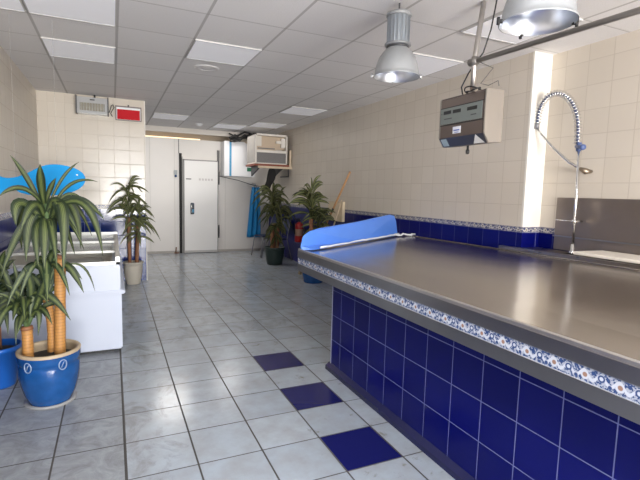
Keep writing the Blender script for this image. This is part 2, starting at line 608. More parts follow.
# wall piece facing the entrance, left of the passage
b_ = MB()
b_.box(-0.91, 0.45, 7.3, 7.45, 1.15, H, 0).box(-0.91, 0.45, 7.3, 7.45, 1.09, 1.15, 1).box(-0.91, 0.45, 7.3, 7.45, 0, 1.09, 2)
struct(b_.build('wall_partition', [cream_x, border_facing, blue_part]))
struct(MB().box(0.45, 0.462, 7.29, 7.46, 0, H).build('trim_1', white_paint, bevel=0.002))
# right wall with the recess and its white painted return
b_ = MB()
b_.box(3.37, 3.80, 2.955, 10.25, 1.15, H, 0).box(3.37, 3.80, 2.955, 10.25, 1.10, 1.15, 1).box(3.37, 3.80, 2.955, 10.25, 0, 1.10, 2)
b_.box(3.59, 3.80, -6.0, 2.955, 1.15, H, 0).box(3.59, 3.80, -6.0, 2.955, 1.10, 1.15, 1).box(3.59, 3.80, -6.0, 2.955, 0, 1.10, 2)
struct(b_.build('wall_right', [cream_y, border_wall, navy_wall]))
b_ = MB()
b_.box(3.368, 3.59, 2.935, 2.955, 1.15, H, 0).box(3.368, 3.59, 2.935, 2.955, 1.10, 1.15, 1).box(3.368, 3.59, 2.935, 2.955, 0, 1.10, 2)
struct(b_.build('trim_2', [white_paint, border_facing, navy_x]))
# shop front behind the photographer: low sill, header, posts, left side pier
b_ = MB()
b_.box(-1.06, 3.8, -6.15, -6.0, 0, 0.25).box(-1.06, 3.8, -6.15, -6.0, 2.58, H).box(-1.06, -0.45, -6.15, -6.0, 0.25, 2.58)
b_.box(3.2, 3.8, -6.15, -6.0, 0.25, 2.58).box(0.75, 0.83, -6.12, -6.02, 0.25, 2.58).box(2.0, 2.08, -6.12, -6.02, 0.25, 2.58)
struct(b_.build('wall_front', white_paint))
# back of the shop: cold-room front, recess above it and the fascia
b_ = MB()
b_.box(-1.06, 3.37, 10.25, 10.33, 0, 2.48)
b_.box(-1.06, 3.37, 10.33, 11.0, 2.40, 2.48)
struct(b_.build('wall_back', panel_white))
b_ = MB()
for x in (0.72, 1.22, 2.32):
    b_.box(x, x + 0.012, 10.243, 10.2495, 0.0, 2.48)
struct(b_.build('trim_3', plain('panel_joint', (0.62, 0.60, 0.57), 0.5)))
struct(MB().box(-1.06, 3.37, 11.0, 11.1, 2.40, H).build('wall_rear', plain('rear_cream', (0.60, 0.50, 0.38), 0.7)))
struct(MB().box(0.46, 3.37, 10.02, 10.06, 2.575, H).build('trim_4', plain('fascia_white', (0.66, 0.62, 0.57), 0.6)))
struct(MB().box(0.465, 3.36, 10.235, 10.25, 0, 0.05).build('baseboard_back', plain('base_grey', (0.40, 0.37, 0.34), 0.5)))

# ---------------------------------------------------------------- ceiling lamps set in the grid
cells = [(-1, 1, 'pale square ceiling light panel nearest the camera on the left, above the freezer'),
         (-2, 1, 'ceiling light panel cut off by the left wall in the top left corner'),
         (-1, 3, 'dim ceiling light panel in front of the floodlight on the partition'),
         (1, 2, 'pale ceiling light panel right beside the round ceiling vent'),
         (4, 1, 'ceiling light panel directly behind the bell lamp over the counter'),
         (4, -1, 'ceiling light panel crossed by the hanging pole and pipe'),
         (4, 6, 'small bright ceiling light panel beside the right wall, well before the air conditioner'),
         (1, 9, 'farthest left ceiling light panel, above the cold room door'),
         (3, 10, 'farthest ceiling light panel, just in front of the white fascia'),
         (4, 9, 'ceiling light panel just above the boxed air conditioner')]
first = None
for i, j, lab in cells:
    x0, y0 = 0.0592 + 0.6 * i, 2.866 + 0.6014 * j
    if (i, j) == (-2, 1):
        t = thing('ceiling_light', lab, 'ceiling light', (-0.72, y0 + 0.3, H), group='light panels set in the ceiling')
        MB().box(-0.17, 0.165, -0.287, 0.287, -0.010, -0.002).build('diffuser', diffuser, t)
        fr = MB().box(-0.18, 0.175, -0.295, -0.287, -0.013, -0.001).box(-0.18, 0.175, 0.287, 0.295, -0.013, -0.001).box(0.165, 0.175, -0.295, 0.295, -0.013, -0.001)
        fr.build('frame', frame_grey, t)
        continue
    if first is None:
        first = thing('ceiling_light', lab, 'ceiling light', (x0 + 0.3, y0 + 0.3, H), group='light panels set in the ceiling')
        MB().box(-0.285, 0.285, -0.287, 0.287, -0.010, -0.002).build('diffuser', diffuser, first)
        fr = MB()
        for a_, b2, c_, d_ in ((-0.292, 0.292, -0.295, -0.287), (-0.292, 0.292, 0.287, 0.295), (-0.292, -0.285, -0.287, 0.287), (0.285, 0.292, -0.287, 0.287)):
            fr.box(a_, b2, c_, d_, -0.013, -0.001)
        fr.build('frame', frame_grey, first)
    else:
        o = dup(first, (x0 + 0.3, y0 + 0.3, H), lab)
# round ceiling vent and smoke detector
vent_grey = plain('vent_grey', (0.70, 0.68, 0.68), 0.7)
t = thing('ceiling_vent', 'flat round pale grey ceiling vent behind the light panel in mid ceiling', 'vent', (0.93, 4.97, H))
MB().lathe((0, 0, 0), [(0.0, -0.008), (0.05, -0.008), (0.06, -0.004)], 28).build('centre_disc', vent_grey, t)
MB().lathe((0, 0, 0), [(0.075, -0.003), (0.085, -0.010), (0.125, -0.006), (0.13, 0.0)], 32).build('rim', vent_grey, t)
t = thing('smoke_detector', 'small white round detector on the ceiling above the cold room door', 'smoke detector', (1.57, 9.2, H))
MB().lathe((0, 0, 0), [(0.0, -0.05), (0.035, -0.048), (0.05, -0.03)], 24).build('sensor_cap', white_plastic, t)
MB().lathe((0, 0, 0), [(0.05, -0.03), (0.065, -0.02), (0.068, 0.0)], 24).build('base', white_plastic, t)

# ---------------------------------------------------------------- counter
t = thing('tiled_counter', 'long blue tiled shop counter with worn steel top and printed border', 'counter', (0, 0, 0))
Y0 = -1.9
MB().box(1.57, 3.22, Y0 + 0.05, 3.13, 0, 0.80).build('tiled_base', [navy_y], t)
b_ = MB().prism([(1.57, Y0 + 0.05, 0), (1.535, Y0 + 0.05, 0), (1.537, Y0 + 0.05, 0.03), (1.57, Y0 + 0.05, 0.055)], (0, 3.165 - Y0 - 0.05, 0))
b_.prism([(1.57, 3.13, 0), (1.57, 3.165, 0), (1.57, 3.163, 0.03), (1.57, 3.13, 0.055)], (1.6, 0, 0))
b_.build('skirting', plain('navy_skirting', (0.010, 0.012, 0.07), 0.2), t)
MB().box(1.564, 1.5695, 3.1305, 3.135, 0.05, 0.80).build('corner_trim', plain('pale_corner', (0.22, 0.23, 0.32), 0.4), t)
# steel top: four-sided sheet, far end cut at an angle
F0, F1 = (1.41, Y0), (1.41, 3.48)
B0, B1 = (3.3, Y0), (3.3, 4.70)
zf, zb0, zb1 = 0.93, 0.965, 0.915
top = MB()
NX, NY = 6, 14
grid = []
for j in range(NY + 1):
    v_ = j / NY
    for i in range(NX + 1):
        u_ = i / NX
        x = 1.41 + (3.3 - 1.41) * u_
        y = Y0 + ((3.48 + (4.70 - 3.48) * u_) - Y0) * v_
        zb = zb0 + (zb1 - zb0) * v_
        z = zf + (zb - zf) * u_
        z -= 0.006 if 0 < i < NX else 0
        grid.append((x, y, z))
n_ = len(grid)
low = [(x, y, z - 0.02) for x, y, z in grid]
fs = []
for j in range(NY):
    for i in range(NX):
        a = j * (NX + 1) + i
        fs.append((a, a + 1, a + NX + 2, a + NX + 1))
        fs.append((n_ + a, n_ + a + NX + 1, n_ + a + NX + 2, n_ + a + 1))
for j in range(NY):
    for i in (0, NX):
        a = j * (NX + 1) + i
        fs.append((a, a + NX + 1, n_ + a + NX + 1, n_ + a))
for i in range(NX):
    for j in (0, NY):
        a = j * (NX + 1) + i
        fs.append((a, a + 1, n_ + a + 1, n_ + a))
top._add(grid + low, fs)
top.build('steel_top', steel_top, t)
# raised bright lip along the customer side and the rear
b_ = MB().prism([(1.405, Y0, 0.925), (1.405, Y0, 0.940), (1.415, Y0, 0.944), (1.428, Y0, 0.940), (1.434, Y0, 0.928)], (0, 3.48 - Y0, 0))
b_.build('rim', plain('rim_steel', (0.62, 0.58, 0.54), 0.32, 0.9), t)
b_ = MB().tube([(3.295, Y0, zb0 + 0.004), (3.295, 4.69, zb1 + 0.004)], 0.006, 8)
b_.build('rear_rim', steel_top, t)
# fascia: steel band, printed border tile, steel band, on front and angled end
ed = Vector((3.3 - 1.41, 4.70 - 3.48, 0)).normalized()
en = Vector((-ed.y, ed.x, 0))


def fascia(z0, z1, proud):
    b_ = MB().box(1.405 - proud, 1.43, Y0, 3.475, z0, z1)
    p = Vector((1.41, 3.48, z0))
    q = Vector((3.29, 4.693, z0))
    pts = [p - en * 0.02, q - en * 0.02, q + en * (0.005 + proud), p + en * (0.005 + proud)]
    b_.prism(pts, (0, 0, z1 - z0))
    return b_


fascia(0.872, 0.926, 0.004).build('upper_fascia', steel_edge, t)
fascia(0.818, 0.872, 0.0).build('printed_border', border, t)
fascia(0.760, 0.818, 0.004).build('lower_fascia', steel_edge, t)
MB().box(1.43, 1.62, Y0, 3.45, 0.775, 0.79).build('soffit', steel_dark, t)

# blue film covered upstand on the counter's far end
A_ = Vector((1.50, 3.40, 0.935))
B_ = Vector((3.10, 4.50, 0.925))
dr = (B_ - A_)
L_ = dr.length
dr.normalize()
nn = Vector((-dr.y, dr.x, 0)).normalized()
t = thing('end_guard', 'low upright guard covered in bright blue film on the far end of the counter', 'guard', A_)
rel = lambda s_, z_, o_=0: dr * s_ + nn * o_ + Vector((0, 0, z_))
low = [rel(0.02, 0.0), rel(L_ * 0.5, 0.0), rel(L_, 0.0)]
upp = [rel(L_ + 0.005, 0.17, 0.03), rel(L_ - 0.04, 0.235, 0.04), rel(L_ - 0.16, 0.25, 0.045), rel(L_ * 0.5, 0.20, 0.05), rel(0.20, 0.168, 0.06), rel(0.08, 0.148, 0.075), rel(0.0, 0.110, 0.085), rel(-0.035, 0.03, 0.085), rel(-0.04, 0.0, 0.075)]
MB().prism(low + upp, nn * 0.010 + Vector((0, 0, 0.001))).build('film_panel', film_blue, t)
# curled strip of film along its foot
b_ = MB()
random.seed(5)
pts, rad = [], []
for k in range(25):
    s_ = 0.10 + (L_ - 0.12) * k / 24
    pts.append(rel(s_, 0.012 + random.uniform(0, 0.006) + 0.004 * k / 24, -0.012 - random.uniform(0, 0.008)))
    rad.append(0.006 + 0.004 * k / 24 + random.uniform(0, 0.003))
b_.tube(pts, rad, 6)
b_.build('film_edge', film_white, t)
# sheet of the same film lying on the steel near the guard, torn at its rear end
b_ = MB()
pts = []
random.seed(8)
for k in range(12):
    s_ = L_ - 0.10 + 0.32 * k / 11
    pts.append(rel(s_, 0.006 + random.uniform(0, 0.02), -0.03 - 0.12 * k / 11 + random.uniform(-0.015, 0.015)))
b_.tube(pts, [0.012 * random.uniform(0.5, 1.3) for _ in pts], 5)
b_.build('film_scrap', film_white, t)

# ---------------------------------------------------------------- sink in the recess
t = thing('steel_sink', 'steel sink unit with tall splashback set in the tiled recess', 'sink', (0, 0, 0))
b_ = MB().box(3.32, 3.36, -0.2, 2.93, 0.0, 0.93).box(3.32, 3.58, 2.88, 2.92, 0, 0.93)
b_.build('cabinet', steel_dark, t)
b_ = MB().box(3.31, 3.345, -0.2, 2.93, 0.93, 0.968).box(3.31, 3.366, 2.93, 3.14, 0.93, 0.962)
b_.box(3.345, 3.585, 2.55, 2.93, 0.95, 0.962).box(3.52, 3.585, -0.2, 2.55, 0.95, 0.968)
b_.build('rim', steel_dark, t, bevel=0.002)
MB().box(3.345, 3.52, -0.2, 2.55, 0.72, 0.74).box(3.345, 3.35, -0.2, 2.55, 0.72, 0.95).box(3.515, 3.52, -0.2, 2.55, 0.72, 0.95).box(3.345, 3.52, 2.54, 2.55, 0.72, 0.95).build('basin', steel_dark, t)
MB().box(3.572, 3.588, -0.2, 2.765, 0.968, 1.425).build('splashback', steel('splash_steel', (0.34, 0.285, 0.245), 0.42, 3, (1, 0.3, 1), 0.03), t, bevel=0.003)
MB().box(3.552, 3.574, -0.2, 2.765, 1.083, 1.093).build('ledge', steel_edge, t)
b_ = MB()
b_.prism([(3.355, 0.2, 0.972), (3.355, 2.42, 0.972), (3.545, 2.30, 0.990), (3.545, 0.2, 0.990)], (0, 0, 0.026))
tag(b_.build('cutting_board', plain('white_board', (0.80, 0.74, 0.66), 0.5), bevel=0.006), 'white plastic cutting board lying across the steel sink', 'cutting board')

# spray faucet: riser, spring arch, hose and handle
t = thing('spray_faucet', 'tall chrome pre-rinse spray faucet with spring arch above the sink', 'faucet', (3.45, 2.49, 0.962))
MB().lathe((0, 0, 0), [(0.0, 0), (0.03, 0.0), (0.028, 0.02), (0.016, 0.03), (0.014, 0.08), (0.0, 0.085)], 20).build('base', chrome, t)
MB().tube([(0, 0, 0.03), (0, 0.005, 0.45), (0, 0.02, 0.86)], 0.0105, 12).build('riser', chrome, t)
MB().tube([(0, 0.005, 0.27), (0.10, 0.005, 0.27)], 0.008, 8).tube([(0, 0.0, 0.27), (0.03, 0.20, 0.272)], 0.0055, 8).lathe((0, 0.005, 0.255), [(0.0, 0), (0.02, 0), (0.02, 0.03), (0.0, 0.03)], 16).build('wall_bracket', chrome, t)
b_ = MB()
b_.tube([(0.0, 0.045, 0.88), (-0.06, -0.055, 0.865)], 0.013, 14).tube([(-0.050, -0.042, 0.866), (-0.062, -0.062, 0.863)], 0.023, 18)
b_.lathe((0, 0.02, 0.84), [(0.0, 0), (0.02, 0), (0.022, 0.03), (0.02, 0.07), (0.0, 0.072)], 16)
b_.build('valve', plain('blue_valve', (0.08, 0.12, 0.27), 0.3), t)
arch = []
for k in range(41):
    a = math.pi * k / 40
    y = 0.03 + 0.20 * (1 - math.cos(a))
    z = 0.90 + (0.335 * math.sin(a) ** 0.75) + 0.20 * k / 40
    arch.append(Vector((-0.01, y, z)))
MB().tube(arch, 0.011, 8).build('hose', plain('hose_blue_grey', (0.06, 0.08, 0.16), 0.4), t)
cum = [0]
for i in range(1, len(arch)):
    cum.append(cum[-1] + (arch[i] - arch[i - 1]).length)
pts = []
turns, n = 34, 34 * 12
for k in range(n + 1):
    d_ = cum[-1] * k / n
    i = 0
    while i < len(cum) - 2 and cum[i + 1] < d_:
        i += 1
    f_ = (d_ - cum[i]) / max(1e-6, cum[i + 1] - cum[i])
    p = arch[i].lerp(arch[i + 1], f_)
    tg = (arch[i + 1] - arch[i]).normalized()
    sd = Vector((1, 0, 0))
    up = tg.cross(sd).normalized()
    a = 2 * math.pi * turns * k / n
    pts.append(p + (sd * math.cos(a) + up * math.sin(a)) * 0.026)
MB().tube(pts, 0.0042, 6).build('spring', chrome, t)
e_ = arch[-1]
MB().tube([e_ + Vector((0, 0, 0.02)), e_ + Vector((0, 0.002, -0.035))], 0.021, 12).build('spray_head', plain('spray_head_grey', (0.25, 0.25, 0.27), 0.35, 0.4), t)
MB().tube([e_ + Vector((0, 0, -0.03)), e_ + Vector((0, -0.06, -0.10)), e_ + Vector((0.01, -0.18, -0.22)), e_ + Vector((0.02, -0.33, -0.345)), e_ + Vector((0.04, -0.42, -0.40))], [0.008, 0.009, 0.010, 0.012, 0.012], 10).build('spray_lever', chrome, t)
MB().tube([e_ + Vector((0.035, -0.41, -0.395)), e_ + Vector((0.06, -0.45, -0.42)), e_ + Vector((0.13, -0.45, -0.42))], [0.012, 0.026, 0.014], 14).build('wall_outlet', plain('bronze', (0.30, 0.24, 0.18), 0.35, 0.8), t)

# ---------------------------------------------------------------- pipe frame, scale and lamps
t = thing('hanging_pipe', 'grey steel pipe running under the ceiling to a hanging pole', 'pipe', (2.2, 2.4, 0))
MB().tube([(0, 0.035, 2.306), (0, -3.9, 2.21)], 0.0155, 16).build('rail', pipe_mat, t)
MB().tube([(0, 0, 2.078), (0, 0, 2.30), (0.032, -0.02, H)], 0.017, 16).build('pole', pole_mat, t)
MB().tube([(0, 0, 2.275), (0.002, -0.001, 2.335)], 0.021, 16).tube([(0, 0.04, 2.306), (0, -0.03, 2.306)], 0.024, 16).build('joint', pipe_mat, t)
tag(MB().tube([(2.275, 2.31, H), (2.26, 2.33, 2.5), (2.236, 2.36, 2.36), (2.20, 2.45, 2.24), (2.165, 2.47, 2.15), (2.18, 2.47, 2.095)], 0.005, 6).build('power_cable', black), 'thin black cable running down beside the hanging pole to the scale', 'cable')

t = thing('hanging_scale', 'brown and steel hanging weighing scale with green display under the pole', 'scale', (2.2, 2.385, -0.012))
t.scale = (1, 0.95, 1)
# local y -0.225..0.225 ; x -0.10..0.075
pr = [(-0.10, -0.225, 1.825), (-0.10, -0.225, 2.085), (-0.085, -0.225, 2.095), (0.05, -0.225, 2.095), (0.05, -0.225, 1.775), (-0.06, -0.225, 1.765)]
MB().prism([(x, -0.215, z) for x, y, z in pr], (0, 0.43, 0)).build('housing', scale_brown, t, bevel=0.006)
MB().prism([(x - 0.001, -0.228, z + 0.001) for x, y, z in pr], (0, 0.014, 0)).build('side_panel', scale_steel, t, bevel=0.003)
MB().prism([(x - 0.001, 0.214, z + 0.001) for x, y, z in pr], (0, 0.014, 0)).build('side_panel', scale_steel, t, bevel=0.003)
d = MB().box(-0.104, -0.10, -0.20, 0.212, 1.915, 2.022).build('display_panel', display_green, t, bevel=0.001)
for y0, y1, z0 in ((0.10, 0.175, 1.982), (0.0, 0.078, 1.980), (-0.155, -0.065, 1.978)):
    w_ = MB().box(-0.1065, -0.104, y0, y1, z0, z0 + 0.022).build('display_window', black, d)
for y0, y1, z0 in ((0.09, 0.17, 1.948), (-0.15, -0.10, 1.945), (0.195, 0.202, 1.985)):
    MB().box(-0.1055, -0.104, y0, y1, z0, z0 + 0.006).build('key_text', dark_grey, d)
MB().box(-0.101, -0.10, -0.212, 0.214, 2.023, 2.028).box(-0.101, -0.10, -0.212, 0.214, 1.906, 1.912).build('panel_edge', black, t)
MB().prism([(-0.1015, -0.215, 1.822), (-0.0615, -0.215, 1.766), (-0.0615, 0.215, 1.766), (-0.1015, 0.215, 1.822)], (0.0006, 0, 0.0006)).build('lower_panel', plain('scale_dark_panel', (0.035, 0.038, 0.055), 0.3), t)
lb = MB().box(-0.1022, -0.10, -0.005, 0.075, 1.845, 1.89).build('label_sticker', label_white, t)
MB().box(-0.103, -0.1022, 0.005, 0.065, 1.862, 1.870).box(-0.103, -0.1022, 0.015, 0.055, 1.850, 1.854).build('sticker_print', label_blue, lb)


def onslope(y, k):  # point on the sloping lower panel, k from 0 top to 1 bottom
    return Vector((-0.1025 + 0.04 * k - 0.0005, y, 1.822 - 0.056 * k))


MB().prism([onslope(-0.10, 0.95), onslope(-0.20, 0.95), onslope(-0.15, 0.02)], (0.0015, 0, -0.0005)).build('warning_sticker', plain('sticker_pale', (0.66, 0.66, 0.64), 0.4), t)
MB().prism([onslope(0.205, 0.1), onslope(0.145, 0.1), onslope(0.145, 0.9), onslope(0.205, 0.9)], (0.0015, 0, -0.0005)).build('square_sticker', plain('sticker_blue_grey', (0.30, 0.38, 0.42), 0.4), t)
MB().tube([(0.0, 0.03, 1.77), (0.0, 0.03, 1.745)], 0.008, 10).lathe((0.0, 0.03, 1.712), [(0.0, 0), (0.010, 0.003), (0.014, 0.015), (0.012, 0.03), (0.0, 0.036)], 14).build('hook', black, t)
MB().lathe((0.0, 0.045, 2.094), [(0.0, 0.0), (0.035, 0.0), (0.033, 0.008), (0.0, 0.01)], 20).build('swivel_plate', steel_dark, t)
# coiled lead on the top of the scale
pts = []
for k in range(60):
    a = k / 59 * 4 * math.pi
    pts.append((2.2 + math.cos(a) * (0.04 + 0.01 * k / 59), 2.40 + math.sin(a) * (0.05 + 0.012 * k / 59), 2.112 + 0.012 * math.sin(a * 1.5) + 0.018 * k / 59))
tag(MB().tube(pts, 0.0045, 6).build('coiled_cable', black), 'loop of black cable lying on top of the hanging scale', 'cable')
pts = [(2.21, 2.37, 2.30), (2.24, 2.27, 2.24), (2.20, 2.33, 2.15), (2.20, 2.26, 2.125), (2.22, 2.20, 2.145), (2.22, 2.19, 2.11)]
tag(MB().tube(pts, 0.0022, 5).build('thin_wire', dark_grey), 'thin stray wire hanging from the pipe joint behind the scale', 'wire')

# industrial bell lamps


def bell_lamp(x, y, zr, label):
    t = thing('bell_lamp', label, 'pendant lamp', (x, y, zr), group='industrial bell lamps over the counter')
    R0 = 0.150
    pr = [(R0 + 0.006, 0.0), (R0 + 0.008, 0.006), (R0, 0.010), (R0 - 0.003, 0.03), (0.143, 0.06), (0.135, 0.09), (0.121, 0.125), (0.100, 0.155), (0.080, 0.178), (0.070, 0.188)]
    b_ = MB().lathe((0, 0, 0), pr, 48)
    b_.build('bell_shade', lamp_grey, t)
    b_ = MB().lathe((0, 0, 0), [(R0 + 0.004, 0.001), (R0 - 0.006, 0.02), (0.139, 0.06), (0.130, 0.09), (0.115, 0.122), (0.094, 0.150), (0.080, 0.170), (0.0, 0.174)], 48)
    b_.build('reflector', reflector, t)
    MB().lathe((0, 0, 0), [(0.0, 0.06), (0.022, 0.064), (0.034, 0.085), (0.036, 0.11), (0.026, 0.14), (0.018, 0.174)], 24).build('bulb', bulb, t)
    MB().lathe((0, 0, 0), [(0.070, 0.186), (0.074, 0.188), (0.076, 0.200), (0.072, 0.203)], 40).build('neck_ring', dark_grey, t)
    MB().lathe((0, 0, 0), [(0.072, 0.201), (0.088, 0.204), (0.089, 0.214), (0.072, 0.218)], 40).build('collar', lamp_grey, t)
    # ribbed cylindrical gear housing
    v = MB()
    n = 60
    pr2 = []
    for k in range(n):
        a = 2 * math.pi * k / n
        r = 0.073 + (0.003 if k % 3 == 0 else 0.0)
        pr2.append((r * math.cos(a), r * math.sin(a), 0.212))
    v.prism(pr2, (0, 0, 0.18))
    v.build('gear_housing', lamp_tube, t)
    MB().lathe((0, 0, 0), [(0.076, 0.388), (0.084, 0.392), (0.081, 0.410), (0.06, 0.420), (0.0, 0.424)], 40).build('top_cap', lamp_grey, t)
    zt = H - zr
    b_ = MB().tube([(0, 0, 0.42), (0, 0, zt)], 0.0055, 8)
    b_.lathe((0, 0, 0.42), [(0.0, 0.0), (0.018, 0.0), (0.014, 0.015), (0.0, 0.018)], 14)
    b_.build('suspension_rod', dark_grey, t)
    for k in range(3):
        a = R((155, 335, 65)[k])
        ca, sa = math.cos(a), math.sin(a)
        b_ = MB().tube([(ca * 0.150, sa * 0.150, 0.006), (ca * 0.172, sa * 0.172, 0.008)], 0.009, 8)
        b_.tube([(ca * 0.168, sa * 0.168, -0.008), (ca * 0.168, sa * 0.168, 0.022)], 0.007, 8)
        b_.build('clip', black if y < 2 else alu, t)
    return t


bell_lamp(1.765, 2.66, 2.205, 'grey bell shaped industrial lamp hung over the counter, seen whole')
bell_lamp(1.670, 1.455, 2.160, 'larger looking grey bell lamp cut off by the top edge of the photo')

# ---------------------------------------------------------------- freezer
FX0, FX1, FY0, FY1 = -0.89, 0.045, 4.12, 6.25
t = thing('chest_freezer', 'long white chest freezer with sliding glass lids against the left wall', 'freezer', (0, 0, 0))
MB().box(FX0 + 0.02, FX1 + 0.008, FY0 + 0.012, FY1 - 0.02, 0.028, 0.53).build('body', freezer_white, t, bevel=0.012)
MB().box(FX0 + 0.06, FX1 - 0.06, FY0 + 0.05, FY1 - 0.10, 0.0, 0.04).build('plinth', black, t)
b_ = MB()
b_.box(FX0, FX1, FY0 - 0.002, FY0 + 0.06, 0.53, 0.765).box(FX0, FX1, FY1 - 0.06, FY1, 0.53, 0.765).box(FX0, FX0 + 0.06, FY0 + 0.06, FY1 - 0.06, 0.53, 0.765).box(FX1 - 0.06, FX1, FY0 + 0.06, FY1 - 0.06, 0.53, 0.765)
b_.build('upper_body', freezer_white, t, bevel=0.008)
b_ = MB()
b_.box(FX0, FX1 + 0.036, FY0 - 0.02, FY0 + 0.03, 0.515, 0.548).box(FX1 - 0.02, FX1 + 0.036, FY0 + 0.03, FY1, 0.515, 0.548)
b_.build('bumper', freezer_white, t, bevel=0.008)
b_ = MB().box(FX0 + 0.06, FX1 - 0.06, FY0 + 0.06, FY1 - 0.06, 0.535, 0.545)
b_.box(FX0 + 0.06, FX0 + 0.066, FY0 + 0.06, FY1 - 0.06, 0.545, 0.77).box(FX1 - 0.066, FX1 - 0.06, FY0 + 0.06, FY1 - 0.06, 0.545, 0.77)
b_.box(FX0 + 0.06, FX1 - 0.06, FY0 + 0.06, FY0 + 0.066, 0.545, 0.77).box(FX0 + 0.06, FX1 - 0.06, FY1 - 0.066, FY1 - 0.06, 0.545, 0.77)
b_.build('liner', freezer_liner, t)
b_ = MB()
for y in (FY0 + 0.01, FY1 - 0.04):
    b_.box(FX0, FX1, y, y + 0.035, 0.765, 0.79)
for x in (FX0, FX1 - 0.035):
    b_.box(x, x + 0.035, FY0 + 0.01, FY1 - 0.005, 0.765, 0.83)
b_.box(FX0, FX1, FY1 - 0.04, FY1 - 0.005, 0.79, 0.85)
b_.build('rail_frame', freezer_rail, t, bevel=0.003)
for k, (ya, yb) in enumerate(((FY0 + 0.55, FY0 + 1.32), (FY0 + 1.28, FY1 - 0.05))):
    z = 0.80 + 0.012 * k
    l_ = MB().box(FX0 + 0.04, FX1 - 0.04, ya, yb, z, z + 0.006).build('glass_lid', lid_glass, t)
    fr = MB().box(FX0 + 0.037, FX1 - 0.037, ya - 0.028, ya + 0.004, z - 0.004, z + 0.018).box(FX0 + 0.037, FX1 - 0.037, yb - 0.004, yb + 0.02, z - 0.004, z + 0.014).box(FX0 + 0.037, FX0 + 0.047, ya - 0.01, yb + 0.01, z - 0.004, z + 0.01).box(FX1 - 0.047, FX1 - 0.037, ya - 0.01, yb + 0.01, z - 0.004, z + 0.01)
    fr.build('lid_frame', freezer_rail, l_)
# goods and divider inside
tag(MB().box(-0.55, -0.10, 5.1, 5.45, 0.545, 0.64).build('freezer_tray', plain('tray_grey', (0.35, 0.35, 0.34), 0.5), bevel=0.02), 'grey tray lying inside the open chest freezer', 'tray')

# ---------------------------------------------------------------- fish ornament on thin lines
fish = [(-0.196, 1.467), (-0.209, 1.515), (-0.259, 1.555), (-0.344, 1.58), (-0.448, 1.586), (-0.531, 1.553), (-0.606, 1.505), (-0.687, 1.468), (-0.758, 1.462), (-0.81, 1.49), (-0.846, 1.534), (-0.863, 1.443), (-0.86, 1.352), (-0.844, 1.3), (-0.802, 1.323), (-0.749, 1.363), (-0.696, 1.385), (-0.66, 1.352), (-0.60, 1.335), (-0.491, 1.33), (-0.372, 1.34), (-0.271, 1.375), (-0.219, 1.417)]


def smooth_outline(pts, it=2):
    for _ in range(it):
        q = []
        for i in range(len(pts)):
            a, b2 = Vector(pts[i]), Vector(pts[(i + 1) % len(pts)])
            q += [a * 0.75 + b2 * 0.25, a * 0.25 + b2 * 0.75]
        pts = q
    return pts


t = thing('fish_ornament', 'translucent bright blue fish ornament hanging behind the big plant', 'ornament', (0, 4.2, 0))
fo = smooth_outline([Vector(p) for p in fish])
MB().prism([(p.x, 0, p.y) for p in fo], (0, 0.012, 0)).build('fish_body', acrylic, t)
MB().tube([(-0.26, -0.004, 1.505), (-0.26, 0.0, 1.505)], 0.007, 12).build('eye', label_white, t)
b_ = MB()
b_.tube([(-0.40, 0.006, 1.57), (-0.40, 0.006, H)], 0.0007, 5).tube([(-0.68, 0.006, 1.45), (-0.68, 0.006, H)], 0.0007, 5)
b_.build('hanging_line', plain('nylon_line', (0.6, 0.6, 0.6), 0.3, alpha=0.35), t)

# ---------------------------------------------------------------- plants


def pot_profile(top_r, bot_r, h, bulge=0.0, lip=0.012, wall=0.014):
    pr = [(0.0, 0.0), (bot_r * 0.96, 0.0), (bot_r, 0.01)]
    for k in range(1, 7):
        u = k / 7
        pr.append((bot_r + (top_r - bot_r) * u + bulge * math.sin(math.pi * u), 0.01 + (h - 0.04) * u))
    pr += [(top_r - 0.003, h - 0.035), (top_r + lip, h - 0.028), (top_r + lip, h - 0.004), (top_r + lip * 0.5, h), (top_r - wall, h), (top_r - wall - 0.006, h - 0.06), (0.0, h - 0.062)]
    return pr


t = thing('potted_dracaena', 'large potted plant with striped leaves and three canes in a glazed blue pot', 'potted plant', (-0.40, 3.34, 0))
pr = [(0.0, 0.0), (0.118, 0.0), (0.126, 0.012), (0.150, 0.07), (0.168, 0.14), (0.176, 0.20), (0.176, 0.255), (0.170, 0.272), (0.176, 0.28), (0.182, 0.30), (0.184, 0.338)]
pot = MB().lathe((0, 0, 0), pr, 48).build('pot', blue_glaze, t)
MB().lathe((0, 0, 0), [(0.184, 0.336), (0.186, 0.350), (0.180, 0.356), (0.164, 0.354), (0.160, 0.335), (0.158, 0.29)], 48).build('pot_rim', rim_tan, pot)
for a0 in (R(236), R(300)):
    pts = []
    for k in range(15):
        u = k / 14
        a = a0 + 0.13 * math.sin(2 * math.pi * u)
        rr_ = 0.181
        z = 0.285 + 0.032 * math.cos(2 * math.pi * u)
        pts.append((rr_ * math.cos(a), rr_ * math.sin(a), z))
    b_ = MB().tube(pts, 0.004, 6)
    b_.tube([(0.180 * math.cos(a0 - 0.05), 0.180 * math.sin(a0 - 0.05), 0.268), (0.183 * math.cos(a0), 0.183 * math.sin(a0), 0.29), (0.180 * math.cos(a0 + 0.05), 0.180 * math.sin(a0 + 0.05), 0.305)], 0.003, 5)
    b_.build('pot_ring', plain('pale_glaze', (0.22, 0.29, 0.42), 0.3), pot)
MB().lathe((0, 0, 0), [(0.159, 0.292), (0.12, 0.305), (0.07, 0.312), (0.0, 0.315)], 30).build('soil', soil, t)
MB().lathe((0, 0, 0), [(0.127, 0.002), (0.150, 0.0), (0.153, 0.010), (0.128, 0.010)], 36).build('saucer', plain('saucer_grey', (0.3, 0.3, 0.3), 0.6), t)


